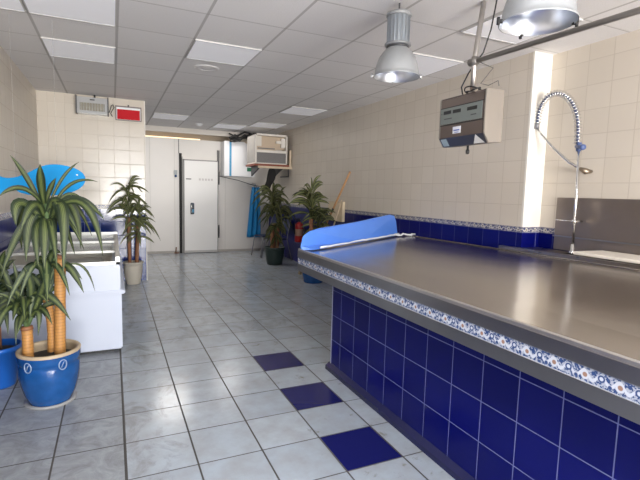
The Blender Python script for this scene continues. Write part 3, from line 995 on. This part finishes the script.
def canep(p, q, r, bend=0.0):
    P, Q = Vector(p), Vector(q)
    n = 14
    pts, rs = [], []
    for k in range(n + 1):
        u = k / n
        x = P.lerp(Q, u)
        x.x += bend * math.sin(math.pi * u)
        pts.append(x)
        rs.append(r * (1 + 0.03 * math.sin(k * 2.2)))
    return MB().tube(pts, rs, 16)


canep((0.062, -0.01, 0.29), (0.081, 0, 0.955), 0.033).build('cane', cane, t)
canep((0.010, 0.05, 0.29), (-0.008, 0.04, 0.70), 0.028, 0.012).build('cane', cane, t)
canep((-0.116, -0.01, 0.29), (-0.118, 0, 0.505), 0.032).build('cane', cane, t)
MB().tube([(0.075, 0.0, 0.95), (0.082, 0.0, 0.965)], [0.036, 0.034], 16).build('cut_end', cane_dark, t)
MB().tube([(-0.118, 0.0, 0.49), (-0.119, 0, 0.512)], [0.037, 0.033], 14).build('cut_end', cane_dark, t)
b_ = MB().tube([(0.062, 0.0, 0.90), (0.035, -0.02, 0.99), (0.018, 0, 1.12), (0.014, 0, 1.30)], [0.012, 0.015, 0.016, 0.012], 10)
b_.tube([(-0.118, 0, 0.50), (-0.135, -0.01, 0.57), (-0.14, 0, 0.66)], 0.013, 8).tube([(-0.118, 0, 0.50), (-0.09, -0.01, 0.57), (-0.075, 0, 0.66)], 0.012, 8)
b_.tube([(-0.008, 0.04, 0.69), (0.0, 0.02, 0.78), (0.01, 0.0, 0.88)], 0.013, 8)
b_.build('green_shoot', plain('shoot_green', (0.08, 0.13, 0.05), 0.5, var=0.3, vscale=30), t)
A = [
 ((0.002,0.000,1.291),(-0.073,-0.030,1.458),(-0.158,-0.050,1.592),0.03),
 ((0.008,0.000,1.291),(0.003,-0.096,1.429),(0.009,-0.160,1.542),0.045),
 ((0.024,0.000,1.291),(0.103,0.048,1.466),(0.202,0.080,1.575),0.018),
 ((0.035,0.000,1.291),(0.154,-0.030,1.441),(0.316,-0.050,1.446),0.02),
 ((0.002,0.000,1.291),(-0.103,-0.060,1.396),(-0.219,-0.100,1.339),0.03),
 ((0.046,0.000,1.279),(0.124,0.030,1.363),(0.215,0.050,1.338),0.022),
 ((-0.004,0.000,1.259),(-0.116,-0.060,1.322),(-0.136,-0.100,1.166),0.06),
 ((0.007,0.000,1.259),(-0.038,-0.096,1.306),(-0.107,-0.160,1.135),0.05),
 ((0.001,0.000,1.246),(-0.066,-0.036,1.210),(-0.099,-0.060,0.938),0.055),
 ((0.012,0.000,1.246),(0.019,-0.120,1.191),(0.013,-0.200,0.906),0.06),
 ((0.023,0.000,1.259),(0.087,-0.072,1.307),(0.125,-0.120,0.963),0.055),
 ((0.034,0.000,1.259),(0.113,-0.120,1.290),(0.112,-0.200,0.863),0.055),
 ((0.046,0.000,1.272),(0.196,-0.030,1.327),(0.345,-0.050,1.205),0.05),
 ((0.051,0.000,1.259),(0.237,-0.072,1.290),(0.335,-0.120,0.968),0.045),
 ((0.051,0.000,1.259),(0.156,0.036,1.272),(0.199,0.060,0.996),0.045),
 ((0.046,0.000,1.285),(0.155,0.060,1.310),(0.266,0.100,1.078),0.03),
 ((0.001,0.000,1.246),(-0.082,0.060,1.269),(-0.064,0.100,1.005),0.05),
 ((0.012,0.000,1.259),(0.037,0.072,1.230),(0.034,0.120,0.945),0.045),
 ((0.013,0.000,1.285),(0.032,0.060,1.386),(0.064,0.100,1.465),0.03),
 ((0.001,0.000,1.259),(-0.119,0.084,1.254),(-0.148,0.140,0.989),0.05),
 ((0.012,0.000,1.234),(-0.028,-0.096,1.165),(-0.022,-0.160,0.925),0.05),
]
A2 = [((0.090,0.000,0.881),(0.139,-0.048,0.887),(0.217,-0.080,0.723),0.05),
 ((0.090,0.000,0.881),(0.205,0.012,0.887),(0.278,0.020,0.711),0.018)]
Bl = [
 ((-0.117,0.000,0.520),(-0.151,0.030,0.745),(-0.185,0.050,0.925),0.04),
 ((-0.116,0.000,0.540),(-0.186,-0.030,0.696),(-0.258,-0.050,0.744),0.035),
 ((-0.116,0.000,0.553),(-0.080,-0.048,0.757),(-0.107,-0.080,0.916),0.05),
 ((-0.105,0.000,0.552),(-0.031,-0.060,0.717),(0.011,-0.100,0.876),0.05),
 ((-0.123,0.000,0.520),(-0.183,-0.060,0.652),(-0.259,-0.100,0.607),0.035),
 ((-0.117,0.000,0.520),(-0.066,0.030,0.673),(0.022,0.050,0.688),0.035),
 ((-0.117,0.000,0.520),(-0.154,-0.060,0.586),(-0.164,-0.100,0.426),0.03),
 ((-0.111,0.000,0.539),(-0.046,-0.060,0.614),(-0.046,-0.100,0.470),0.04),
 ((-0.121,0.000,0.553),(-0.209,0.060,0.775),(-0.264,0.100,0.920),0.04),
 ((-0.117,0.000,0.520),(-0.130,-0.048,0.696),(-0.204,-0.080,0.809),0.05),
]
Cl = [
 ((-0.007,0.000,0.689),(-0.062,0.030,0.805),(-0.108,0.050,0.830),0.04),
 ((-0.007,0.000,0.689),(0.028,0.030,0.813),(0.041,0.050,0.915),0.045),
 ((-0.012,0.000,0.689),(-0.067,-0.036,0.714),(-0.090,-0.060,0.580),0.04),
 ((-0.001,0.000,0.701),(0.057,0.060,0.738),(0.036,0.100,0.566),0.035),
 ((-0.007,0.000,0.689),(-0.009,-0.030,0.845),(-0.047,-0.050,0.934),0.05),
 ((-0.007,0.000,0.689),(-0.044,0.060,0.771),(-0.001,0.100,0.869),0.05),
]


def random_crown(c, n, lmin, lmax, width, seed, up=(0.35, 1.2), droop=0.5, stem=0.10):
    rnd = random.Random(seed)
    out_ = []
    for k in range(n):
        az = 2 * math.pi * (k * 0.381966 + rnd.uniform(-0.05, 0.05))
        el = rnd.uniform(*up)
        L = rnd.uniform(lmin, lmax)
        zb = rnd.uniform(-stem, stem * 0.3)
        p0 = Vector(c) + Vector((0.008 * math.cos(az), 0.008 * math.sin(az), zb))
        d = Vector((math.cos(az) * math.cos(el), math.sin(az) * math.cos(el), math.sin(el)))
        p1 = p0 + d * L * 0.5
        p2 = p0 + d * L * 0.85 + Vector((math.cos(az) * 0.2 * L, math.sin(az) * 0.2 * L, -droop * L * rnd.uniform(0.5, 1.2) * math.cos(el)))
        out_.append((p0, p1, p2, width * rnd.uniform(0.8, 1.2)))
    return out_


b_ = MB()
rj = random.Random(2)
for q in A:
    dz_ = Vector((rj.uniform(-0.006, 0.006), rj.uniform(-0.006, 0.006), rj.uniform(-0.07, 0.02)))
    q = (Vector(q[0]) + dz_, Vector(q[1]) + dz_ * 0.3, q[2], q[3])
    b_.leaf(*q[:3], q[3] * 1.2, seg=12)
for q in random_crown((0.014, 0, 1.22), 6, 0.16, 0.26, 0.045, 3, (-0.3, 0.6), 1.3, 0.07):
    b_.leaf(*q)
b_.build('foliage', leaf_big, t)
b_ = MB()
for q in A2:
    b_.leaf(*q)
for q in Bl:
    b_.leaf(*q)
for q in random_crown((-0.135, 0, 0.66), 14, 0.18, 0.30, 0.044, 11, (0.1, 1.3), 1.1, 0.10):
    b_.leaf(*q)
for q in random_crown((-0.075, 0, 0.64), 8, 0.15, 0.24, 0.040, 12, (0.0, 1.2), 0.9, 0.08):
    b_.leaf(*q)
b_.build('foliage', leaf_big, t)
b_ = MB()
for q in Cl:
    b_.leaf(*q)
for q in random_crown((0.008, 0.0, 0.86), 16, 0.16, 0.27, 0.044, 17, (-0.2, 1.2), 1.1, 0.10):
    b_.leaf(*q)
b_.build('foliage', leaf_dark, t)

# left plant in a plastic pot, mostly outside the frame
t = thing('potted_dracaena', 'plant in a plain blue plastic pot at the left edge beside the glazed pot', 'potted plant', (-0.755, 3.72, 0))
MB().lathe((0, 0, 0), [(0.0, 0), (0.095, 0.0), (0.10, 0.01), (0.132, 0.26), (0.143, 0.262), (0.145, 0.292), (0.135, 0.294), (0.130, 0.25), (0.0, 0.248)], 36).build('pot', blue_plastic, t)
MB().lathe((0, 0, 0), [(0.129, 0.248), (0.06, 0.258), (0.0, 0.26)], 24).build('soil', soil, t)
MB().tube([(0, 0, 0.25), (0.005, 0, 0.62)], 0.024, 12).build('cane', cane_dark, t)
b_ = MB()
for q in random_crown((0, -0.03, 0.66), 22, 0.28, 0.42, 0.045, 21, (0.1, 1.3), 0.6, 0.08):
    p0, p1, p2, wd = q
    lim = -0.10
    p1.x, p2.x = max(p1.x, lim), max(p2.x, lim)
    b_.leaf(p0, p1, p2, wd)
b_.leaf((0, -0.02, 0.66), (0.05, -0.08, 0.86), (0.10, -0.15, 0.98), 0.045)
b_.leaf((0, -0.02, 0.62), (0.08, -0.20, 0.66), (0.12, -0.30, 0.44), 0.045)
b_.leaf((0, -0.02, 0.62), (0.02, -0.18, 0.72), (0.14, -0.26, 0.70), 0.04)
b_.build('foliage', leaf_dark, t)


def yucca(loc, label, pot_b, canes, crowns, leafm, seed, name='potted_yucca', lw=0.032, ymax=9, xmax=9):
    t = thing(name, label, 'potted plant', loc)
    pr, pm, h = pot_b
    MB().lathe((0, 0, 0), pr, 36).build('pot', pm, t)
    rr_ = pr[-2][0] if len(pr) > 2 else 0.1
    MB().lathe((0, 0, 0), [(rr_ + 0.002, h - 0.055), (rr_ * 0.5, h - 0.04), (0, h - 0.038)], 24).build('soil', soil, t)
    for p, q, r in canes:
        canep(p, q, r).build('cane', cane_dark, t)
    for k, (c_, n, l0, l1, up, dp, stem) in enumerate(crowns):
        b_ = MB()
        for q in random_crown(c_, n, l0, l1, lw, seed + k, up, dp, stem):
            for p in q[1:3]:
                p.y, p.x = min(p.y, ymax), min(p.x, xmax)
            b_.leaf(*q)
        b_.build('foliage', leafm, t)
    return t


yucca((0.255, 7.10, 0), 'slender plant with two brown canes in a pale stone coloured pot beside the freezer',
      (pot_profile(0.128, 0.095, 0.33, 0.012), stone_pot, 0.33),
      [((-0.045, 0, 0.27), (-0.05, -0.05, 0.98), 0.024), ((0.05, 0.0, 0.27), (0.07, -0.05, 0.85), 0.026)],
      [((-0.05, -0.06, 1.30), 46, 0.20, 0.34, (-0.2, 1.45), 0.6, 0.36), ((0.085, -0.06, 1.04), 44, 0.16, 0.30, (-0.4, 1.3), 0.7, 0.34)], leaf_far, 31, ymax=0.16)
yucca((2.83, 8.22, 0), 'bushy plant in a dark green pot under the air conditioner',
      (pot_profile(0.19, 0.145, 0.34, 0.008), green_pot, 0.34),
      [((-0.05, 0, 0.28), (-0.06, 0, 0.72), 0.036), ((0.05, 0.0, 0.28), (0.06, 0, 0.80), 0.036), ((0, 0.06, 0.28), (0, 0.06, 0.8), 0.03)],
      [((-0.06, 0, 1.30), 46, 0.26, 0.42, (-0.3, 1.45), 0.9, 0.40), ((0.08, 0, 1.15), 42, 0.24, 0.38, (-0.3, 1.4), 0.9, 0.40), ((0.0, -0.02, 0.78), 40, 0.14, 0.24, (-0.8, 0.8), 0.9, 0.28)], leaf_far, 51, lw=0.045, xmax=0.44)
yucca((2.86, 6.42, 0), 'broad spiky plant in a blue pot partly hidden behind the counter end',
      (pot_profile(0.19, 0.155, 0.38, 0.01), blue_glaze, 0.38),
      [((-0.04, 0, 0.32), (-0.06, 0, 1.0), 0.032), ((0.06, 0.0, 0.32), (0.09, 0, 0.72), 0.03)],
      [((-0.06, 0, 1.34), 50, 0.26, 0.40, (0.1, 1.5), 0.5, 0.40), ((0.08, 0, 1.02), 38, 0.20, 0.34, (0.0, 1.3), 0.6, 0.26)], leaf_far, 71, lw=0.048, xmax=0.44)

# ---------------------------------------------------------------- floodlight and red sign on the partition
t = thing('floodlight', 'grey steel floodlight box fixed high on the partition under the ceiling', 'floodlight', (-0.23, 7.3, 2.54))
b_ = MB().prism([(-0.19, -0.02, 0.115), (-0.19, -0.12, 0.10), (-0.19, -0.15, -0.125), (-0.19, -0.02, -0.125)], (0.38, 0, 0))
b_.build('housing', alu, t, bevel=0.006)
gl = MB().prism([(-0.155, -0.1405, 0.02), (-0.155, -0.151, -0.085), (0.155, -0.151, -0.085), (0.155, -0.1405, 0.02)][::-1], (0, -0.003, 0)).build('glass', floodglass, t)
b_ = MB()
for k in range(9):
    x = -0.14 + 0.035 * k
    b_.tube([(x, -0.146, 0.02), (x, -0.157, -0.085)], 0.002, 5)
b_.build('guard_bar', alu, gl)
MB().box(-0.205, -0.19, -0.16, -0.01, -0.13, 0.115).build('side_bracket', dark_grey, t)
MB().box(0.19, 0.205, -0.16, -0.01, -0.13, 0.115).build('side_bracket', dark_grey, t)
MB().tube([(0.03, -0.09, 0.095), (0.03, -0.09, 0.14)], 0.012, 10).build('top_knob', black, t)
MB().box(-0.03, 0.03, -0.132, -0.118, 0.06, 0.075).build('latch', black, t)
tag(MB().tube([(-0.02, 7.22, 2.46), (0.01, 7.23, 2.56), (0.03, 7.24, 2.58), (0.045, 7.25, 2.54), (0.02, 7.26, 2.50), (0.0, 7.27, 2.46), (0.02, 7.29, 2.42)], 0.006, 6).build('cable', black), 'curled black cable between the floodlight and the red sign', 'cable')
t = thing('red_sign', 'red lit exit style box with steel frame high on the partition', 'sign', (0.235, 7.3, 2.475))
MB().box(-0.165, 0.165, -0.05, -0.002, -0.095, 0.085).build('housing', white_plastic, t, bevel=0.004)
MB().box(-0.152, 0.152, -0.056, -0.05, -0.088, 0.052).build('red_panel', red, t)
b_ = MB().box(-0.175, 0.175, -0.062, -0.05, 0.082, 0.100).box(-0.175, 0.175, -0.062, -0.05, -0.106, -0.092).box(-0.175, -0.16, -0.062, -0.05, -0.092, 0.082).box(0.16, 0.175, -0.062, -0.05, -0.092, 0.082)
b_.build('frame', plain('sign_frame', (0.20, 0.17, 0.16), 0.5, 0.2), t, bevel=0.002)
MB().tube([(0.0, -0.04, 0.09), (0.0, -0.04, 0.12)], 0.012, 10).build('fixing_knob', dark_grey, t)

# ---------------------------------------------------------------- cold-room door
t = thing('cold_room_door', 'white insulated cold room door with steel edging and blue latch', 'door', (1.775, 10.25, 0))
MB().box(-0.365, 0.365, -0.10, -0.012, 0.015, 2.03).build('door_leaf', door_white, t, bevel=0.01)
b_ = MB().box(-0.382, -0.355, -0.105, -0.008, 0.01, 2.045).box(0.355, 0.372, -0.105, -0.008, 0.01, 2.045).box(-0.382, 0.372, -0.105, -0.008, 2.02, 2.045)
b_.build('edge_trim', plain('door_edge', (0.26, 0.25, 0.245), 0.5, 0.3), t, bevel=0.003)
MB().box(-0.375, 0.37, -0.104, -0.1, 0.012, 0.06).build('kick_strip', plain('kick_grey', (0.45, 0.44, 0.43), 0.5), t)
MB().box(-0.455, -0.405, -0.06, -0.006, 0.0, 2.17).build('track_post', black_rubber, t)
MB().box(-0.40, -0.385, -0.05, -0.006, 0.0, 2.1).build('side_seal', plain('seal_grey', (0.4, 0.39, 0.38), 0.5), t)
h_ = MB().box(-0.235, -0.155, -0.13, -0.10, 0.86, 1.11).build('latch', plain('latch_black', (0.03, 0.04, 0.06), 0.4), t, bevel=0.01)
MB().tube([(-0.215, -0.145, 0.90), (-0.215, -0.165, 0.95), (-0.215, -0.165, 1.03), (-0.215, -0.145, 1.07)], 0.010, 8).build('latch_handle', chrome, h_)
MB().box(-0.20, -0.165, -0.134, -0.13, 0.90, 0.97).build('latch_label', stripe_blue, h_)
for z in (0.36, 1.55):
    MB().box(0.372, 0.40, -0.115, -0.006, z, z + 0.20).tube([(0.385, -0.115, z - 0.03), (0.385, -0.115, z + 0.26)], 0.013, 10).build('hinge', black, t)
MB().box(-0.325, -0.215, -0.103, -0.10, 1.615, 1.635).build('name_plate', dark_grey, t)
b_ = MB()
for k in range(5):
    b_.box(-0.05 + 0.065 * k, -0.01 + 0.065 * k, -0.102, -0.10, 1.60, 1.645)
b_.build('faded_lettering', plain('faded_grey', (0.55, 0.52, 0.52), 0.5), t)
tag(MB().tube([(1.315, 10.24, 2.17), (1.315, 10.24, 2.48)], 0.006, 6).build('conduit', dark_grey), 'thin vertical conduit above the left edge of the cold room door', 'conduit')
t = thing('wall_thermostat', 'small grey and blue control switch on the panel left of the door', 'switch', (1.245, 10.25, 1.73))
MB().box(-0.035, 0.035, -0.03, 0, -0.02, 0.075).build('switch_box', label_grey, t, bevel=0.004)
MB().tube([(0, -0.02, -0.05), (0, -0.05, -0.05)], 0.026, 14).build('dial', plain('dial_blue', (0.03, 0.08, 0.2), 0.4), t)
# floor-level wood strip at the hinge of the track
tag(MB().tube([(1.23, 10.16, 0.01), (1.24, 10.17, 0.14)], 0.012, 8).tube([(1.20, 10.15, 0.015), (1.30, 10.15, 0.015)], 0.012, 8).build('floor_bolt', plain('rusty_iron', (0.18, 0.08, 0.04), 0.7)), 'small rusty floor bolt at the foot of the dark door post', 'bolt')

# ---------------------------------------------------------------- cold-room unit with blue stripe
t = thing('cooling_unit', 'white wall cooling unit with vertical blue stripe and green labels', 'cooling unit', (2.55, 10.25, 2.08))
out = [(-0.335, -0.37), (-0.335, 0.385), (0.10, 0.385), (0.22, 0.30), (0.26, 0.05), (0.33, 0.0), (0.35, -0.05), (0.35, -0.37)]
MB().prism([(x, -0.40, z) for x, z in out], (0, 0.392, 0)).build('casing', white_plastic, t, bevel=0.008)
MB().box(-0.225, -0.18, -0.404, -0.40, -0.365, 0.38).build('blue_stripe', stripe_blue, t)
for z in (-0.13, -0.25):
    MB().box(0.17, 0.30, -0.404, -0.40, z, z + 0.085).build('green_label', label_green, t)
for x in (-0.40, -0.37):
    MB().box(x - 0.012, x + 0.006, -0.03, -0.0, -0.33, 0.20).build('side_bar', dark_grey, t)
tag(MB().tube([(2.16, 10.23, 1.72), (2.22, 9.83, 1.68), (2.50, 9.72, 1.62), (2.80, 9.68, 1.53), (3.0, 9.7, 1.50)], 0.008, 6).build('drain_hose', dark_grey), 'thin dark hose sagging from the cooling unit towards the blue apron', 'hose')
# cable bundle above
random.seed(4)
b_ = MB()
for k in range(7):
    z = 2.53 + 0.015 * k
    pts = []
    for j in range(6):
        pts.append((2.30 + 0.11 * j, 9.75 + random.uniform(-0.06, 0.06), z + random.uniform(-0.05, 0.05) - (0.05 if j < 3 else 0)))
    b_.tube(pts, random.uniform(0.012, 0.026), 6)
tag(b_.build('cable_bundle', black_rubber), 'tangle of black pipes and cables above the white cooling unit', 'cables')

# ---------------------------------------------------------------- boxed air conditioner
t = thing('air_conditioner', 'old boxed air conditioner on a wooden shelf in the far right corner', 'air conditioner', (2.95, 8.8, 2.225))
t.scale = (1, 1, 1.36)
b_ = MB().box(-0.35, 0.32, 0.0, 0.62, -0.20, -0.185).box(-0.35, -0.325, 0.0, 0.62, -0.185, 0.235).box(0.295, 0.32, 0.0, 0.62, -0.185, 0.235).box(-0.35, 0.32, 0.0, 0.62, 0.21, 0.235).box(-0.325, 0.295, 0.25, 0.27, -0.185, 0.21)
b_.build('casing', ac_white, t, bevel=0.004)
MB().box(-0.352, -0.3505, 0.02, 0.60, -0.18, 0.22).build('side_vent', ac_side, t)
MB().box(-0.322, 0.292, 0.12, 0.14, 0.02, 0.208).build('upper_panel', ac_beige, t)
MB().box(-0.322, -0.20, 0.09, 0.12, 0.06, 0.205).build('control_box', ac_white, t, bevel=0.004)
MB().box(0.20, 0.29, 0.04, 0.12, 0.05, 0.19).box(0.10, 0.22, 0.06, 0.12, 0.11, 0.15).build('fitting', ac_white, t, bevel=0.006)
MB().box(-0.322, 0.08, 0.03, 0.14, 0.0, 0.05).build('tray', ac_beige, t)
MB().box(-0.30, 0.06, 0.028, 0.03, 0.016, 0.034).build('slot', grille_grey, t)
MB().box(-0.322, 0.292, -0.002, 0.02, -0.035, 0.0).build('middle_bar', ac_white, t)
b_ = MB().box(-0.322, 0.292, 0.03, 0.05, -0.185, -0.035)
for k in range(10):
    b_.box(-0.322, 0.292, 0.018, 0.03, -0.18 + 0.0148 * k, -0.172 + 0.0148 * k)
b_.build('grille', grille_grey, t)
t = thing('wall_shelf', 'wooden shelf and frame carrying the boxed air conditioner', 'shelf', (2.95, 8.8, 1.915))
MB().box(-0.37, 0.36, -0.02, 0.66, -0.005, 0.033).build('shelf_board', wood_red, t)
MB().box(-0.30, 0.42, -0.03, -0.005, -0.05, -0.006).build('front_lath', wood_pale, t)
MB().box(0.36, 0.40, -0.03, 0.02, -0.006, 0.33).build('upright_lath', wood_pale, t)
for x in (-0.25, 0.25):
    MB().prism([(x, 0.0, -0.006), (x, 0.66, -0.006), (x, 0.66, -0.20)], (0.03, 0, 0)).build('bracket', dark_grey, t)
# black bag hanging below the shelf, pipe on the right wall
out = [(0.02, 0.0), (0.12, 0.0), (0.17, -0.12), (0.13, -0.28), (0.06, -0.36), (0.02, -0.48), (-0.07, -0.58), (-0.15, -0.55), (-0.12, -0.44), (-0.04, -0.32), (-0.02, -0.16)]
bag = smooth_outline([Vector(p) for p in out], 2)
b_ = MB().prism([(p.x, 0, p.y) for p in bag], (0, 0.09, 0))
tag(b_.build('hanging_bag', plain('black_cloth', (0.018, 0.017, 0.017), 0.8), bevel=0.02, loc=(3.0, 9.15, 1.90)), 'crumpled black cloth bag hanging under the air conditioner shelf', 'bag')
tag(MB().tube([(3.34, 8.9, 1.99), (3.34, 8.9, 1.72), (3.34, 9.4, 1.72)], 0.012, 8).build('wall_pipe', dark_grey), 'thin dark pipe bent along the right wall below the air conditioner', 'pipe')

# ---------------------------------------------------------------- blue apron
pts_top, cols = [], 15
b_ = MB()
gridv = []
for j in range(13):
    v_ = j / 12
    z = 1.48 - 1.14 * v_
    wd = 0.085 + 0.07 * v_ ** 0.7
    cx_ = 2.965 - 0.035 * v_
    for i in range(cols):
        u_ = i / (cols - 1)
        gridv.append((cx_ + (u_ - 0.5) * 2 * wd, 10.0 + 0.035 * math.sin(u_ * 16 + v_) * (0.5 + 0.5 * v_), z + 0.03 * abs(u_ - 0.5) * (1 if j == 0 else 0)))
nn_ = len(gridv)
gv2 = [(x, y + 0.012, z) for x, y, z in gridv]
fs = []
for j in range(12):
    for i in range(cols - 1):
        a = j * cols + i
        fs.append((a, a + 1, a + cols + 1, a + cols))
        fs.append((nn_ + a, nn_ + a + cols, nn_ + a + cols + 1, nn_ + a + 1))
for i in range(cols - 1):
    for a in (i, 12 * cols + i):
        fs.append((a, a + 1, nn_ + a + 1, nn_ + a))
for j in range(12):
    for a in (j * cols, j * cols + cols - 1):
        fs.append((a, a + cols, nn_ + a + cols, nn_ + a))
b_._add(gridv + gv2, fs, 0, True)
t = thing('hanging_apron', 'long blue work apron hanging on the back wall', 'apron', (0, 0, 0))
b_.build('cloth', apron_blue, t)
MB().tube([(2.93, 10.01, 1.47), (2.965, 10.06, 1.56), (3.0, 10.01, 1.47)], 0.006, 6).build('neck_strap', apron_blue, t)
t = thing('wall_hook', 'small steel hook on the back wall holding the blue apron', 'hook', (2.965, 10.25, 1.56))
MB().tube([(0, 0, 0), (0, -0.18, -0.01), (0, -0.21, 0.02)], 0.006, 8).build('prong', alu, t)
MB().tube([(0, -0.008, 0), (0, 0, 0)], 0.02, 12).build('plate', alu, t)

# ---------------------------------------------------------------- chairs in the far corner


chair_steel = plain('chair_steel', (0.22, 0.22, 0.24), 0.4, 0.6)


def chair(loc, rz, label):
    t = thing('metal_chair', label, 'chair', loc, rz, 'navy chairs in the far right corner')
    MB().box(-0.20, 0.20, -0.20, 0.20, 0.43, 0.455).build('seat', navy_plastic, t, bevel=0.012)
    MB().prism([(-0.19, 0.20, 0.60), (0.19, 0.20, 0.60), (0.18, 0.25, 0.84), (-0.18, 0.25, 0.84)], (0, 0.015, 0)).build('backrest', navy_plastic, t, bevel=0.006)
    for sx_ in (-1, 1):
        MB().tube([(sx_ * 0.22, -0.24, 0.0), (sx_ * 0.19, -0.18, 0.44)], 0.011, 8).build('leg', chair_steel, t)
        MB().tube([(sx_ * 0.22, 0.27, 0.0), (sx_ * 0.19, 0.17, 0.44), (sx_ * 0.19, 0.20, 0.62), (sx_ * 0.18, 0.25, 0.82)], 0.011, 8).build('leg', chair_steel, t)
    return t


chair((3.02, 9.35, 0), R(-80), 'navy chair with metal legs in the far corner below the blue apron')
chair((3.05, 8.78, 0), R(-90), 'navy chair with metal legs close behind the dark green plant pot, by the wainscot')

# ---------------------------------------------------------------- fire extinguisher on the right wall
t = thing('fire_extinguisher', 'red fire extinguisher hanging on the right wall between the plants', 'fire extinguisher', (3.25, 8.02, 0.45))
MB().lathe((0, 0, 0), [(0.0, 0.0), (0.072, 0.0), (0.08, 0.012), (0.08, 0.31), (0.07, 0.35), (0.03, 0.38), (0.022, 0.39), (0.0, 0.392)], 32).build('cylinder', red_paint, t)
MB().lathe((0, 0, 0), [(0.081, 0.12), (0.0815, 0.13), (0.0815, 0.24), (0.081, 0.25)], 32).build('label', plain('extinguisher_label', (0.35, 0.22, 0.16), 0.5), t)
MB().tube([(0, 0, 0.385), (0, 0, 0.43)], 0.018, 10).box(-0.10, 0.02, -0.012, 0.012, 0.43, 0.445).box(-0.09, 0.02, -0.012, 0.012, 0.455, 0.465).build('valve_handle', black, t)
MB().tube([(-0.02, 0, 0.41), (-0.10, -0.02, 0.38), (-0.10, -0.03, 0.15)], 0.010, 8).build('hose', black_rubber, t)
MB().box(0.06, 0.119, -0.02, 0.02, 0.20, 0.26).build('wall_bracket', dark_grey, t)

# ---------------------------------------------------------------- board, broom and stick by the right wall
t = thing('cream_board', 'cream coloured flat board on the right wall beside the broom', 'board', (3.37, 6.64, 1.11))
MB().box(-0.05, -0.002, -0.26, 0.26, -0.16, 0.16).build('board', cream_board, t, bevel=0.004)
MB().box(-0.054, -0.05, -0.26, 0.26, 0.145, 0.16).build('board_edge', wood_pale, t)
t = thing('broom', 'broom with reddish wooden handle leaning against the right wall', 'broom', (0, 0, 0))
P0, P1 = Vector((3.04, 7.10, 0.14)), Vector((3.33, 6.18, 1.74))
canep(P0, P1, 0.016).build('handle', wood, t)
pm = P0.lerp(P1, 0.62)
MB().tube([P0.lerp(P1, 0.60), P0.lerp(P1, 0.64)], 0.019, 10).build('grip_band', black, t)
MB().box(2.90, 3.18, 7.06, 7.13, 0.08, 0.145).build('head', wood_pale, t, bevel=0.01)
MB().prism([(2.91, 7.065, 0.085), (3.17, 7.065, 0.085), (3.20, 7.05, 0.0), (2.88, 7.05, 0.0)], (0, 0.07, 0)).build('bristles', plain('bristle', (0.25, 0.2, 0.12), 0.8), t)
t = thing('mop', 'pale mop handle leaning beside the broom at the right wall', 'mop', (0, 0, 0))
Q0, Q1 = Vector((3.05, 6.62, 0.10)), Vector((3.34, 6.45, 1.30))
canep(Q0, Q1, 0.012).build('handle', wood_pale, t)
b_ = MB()
random.seed(9)
for k in range(26):
    a = random.uniform(0, 6.28)
    b_.tube([Q0, Q0 + Vector((0.06 * math.cos(a), 0.06 * math.sin(a), -0.03)), Q0 + Vector((0.11 * math.cos(a), 0.11 * math.sin(a), -0.095))], 0.006, 5)
b_.build('mop_head', plain('mop_cotton', (0.5, 0.48, 0.44), 0.9), t)

# warm tube lamp in the gap above the cold room
t = thing('tube_lamp', 'warm strip lamp glowing in the gap above the cold room panels', 'lamp', (1.25, 10.62, 2.50))
MB().box(-0.62, 0.62, -0.03, 0.03, -0.02, 0.01).build('fitting', white_plastic, t)
MB().tube([(-0.58, 0, 0.026), (0.58, 0, 0.026)], 0.014, 12).build('tube', diffuser_warm, t)
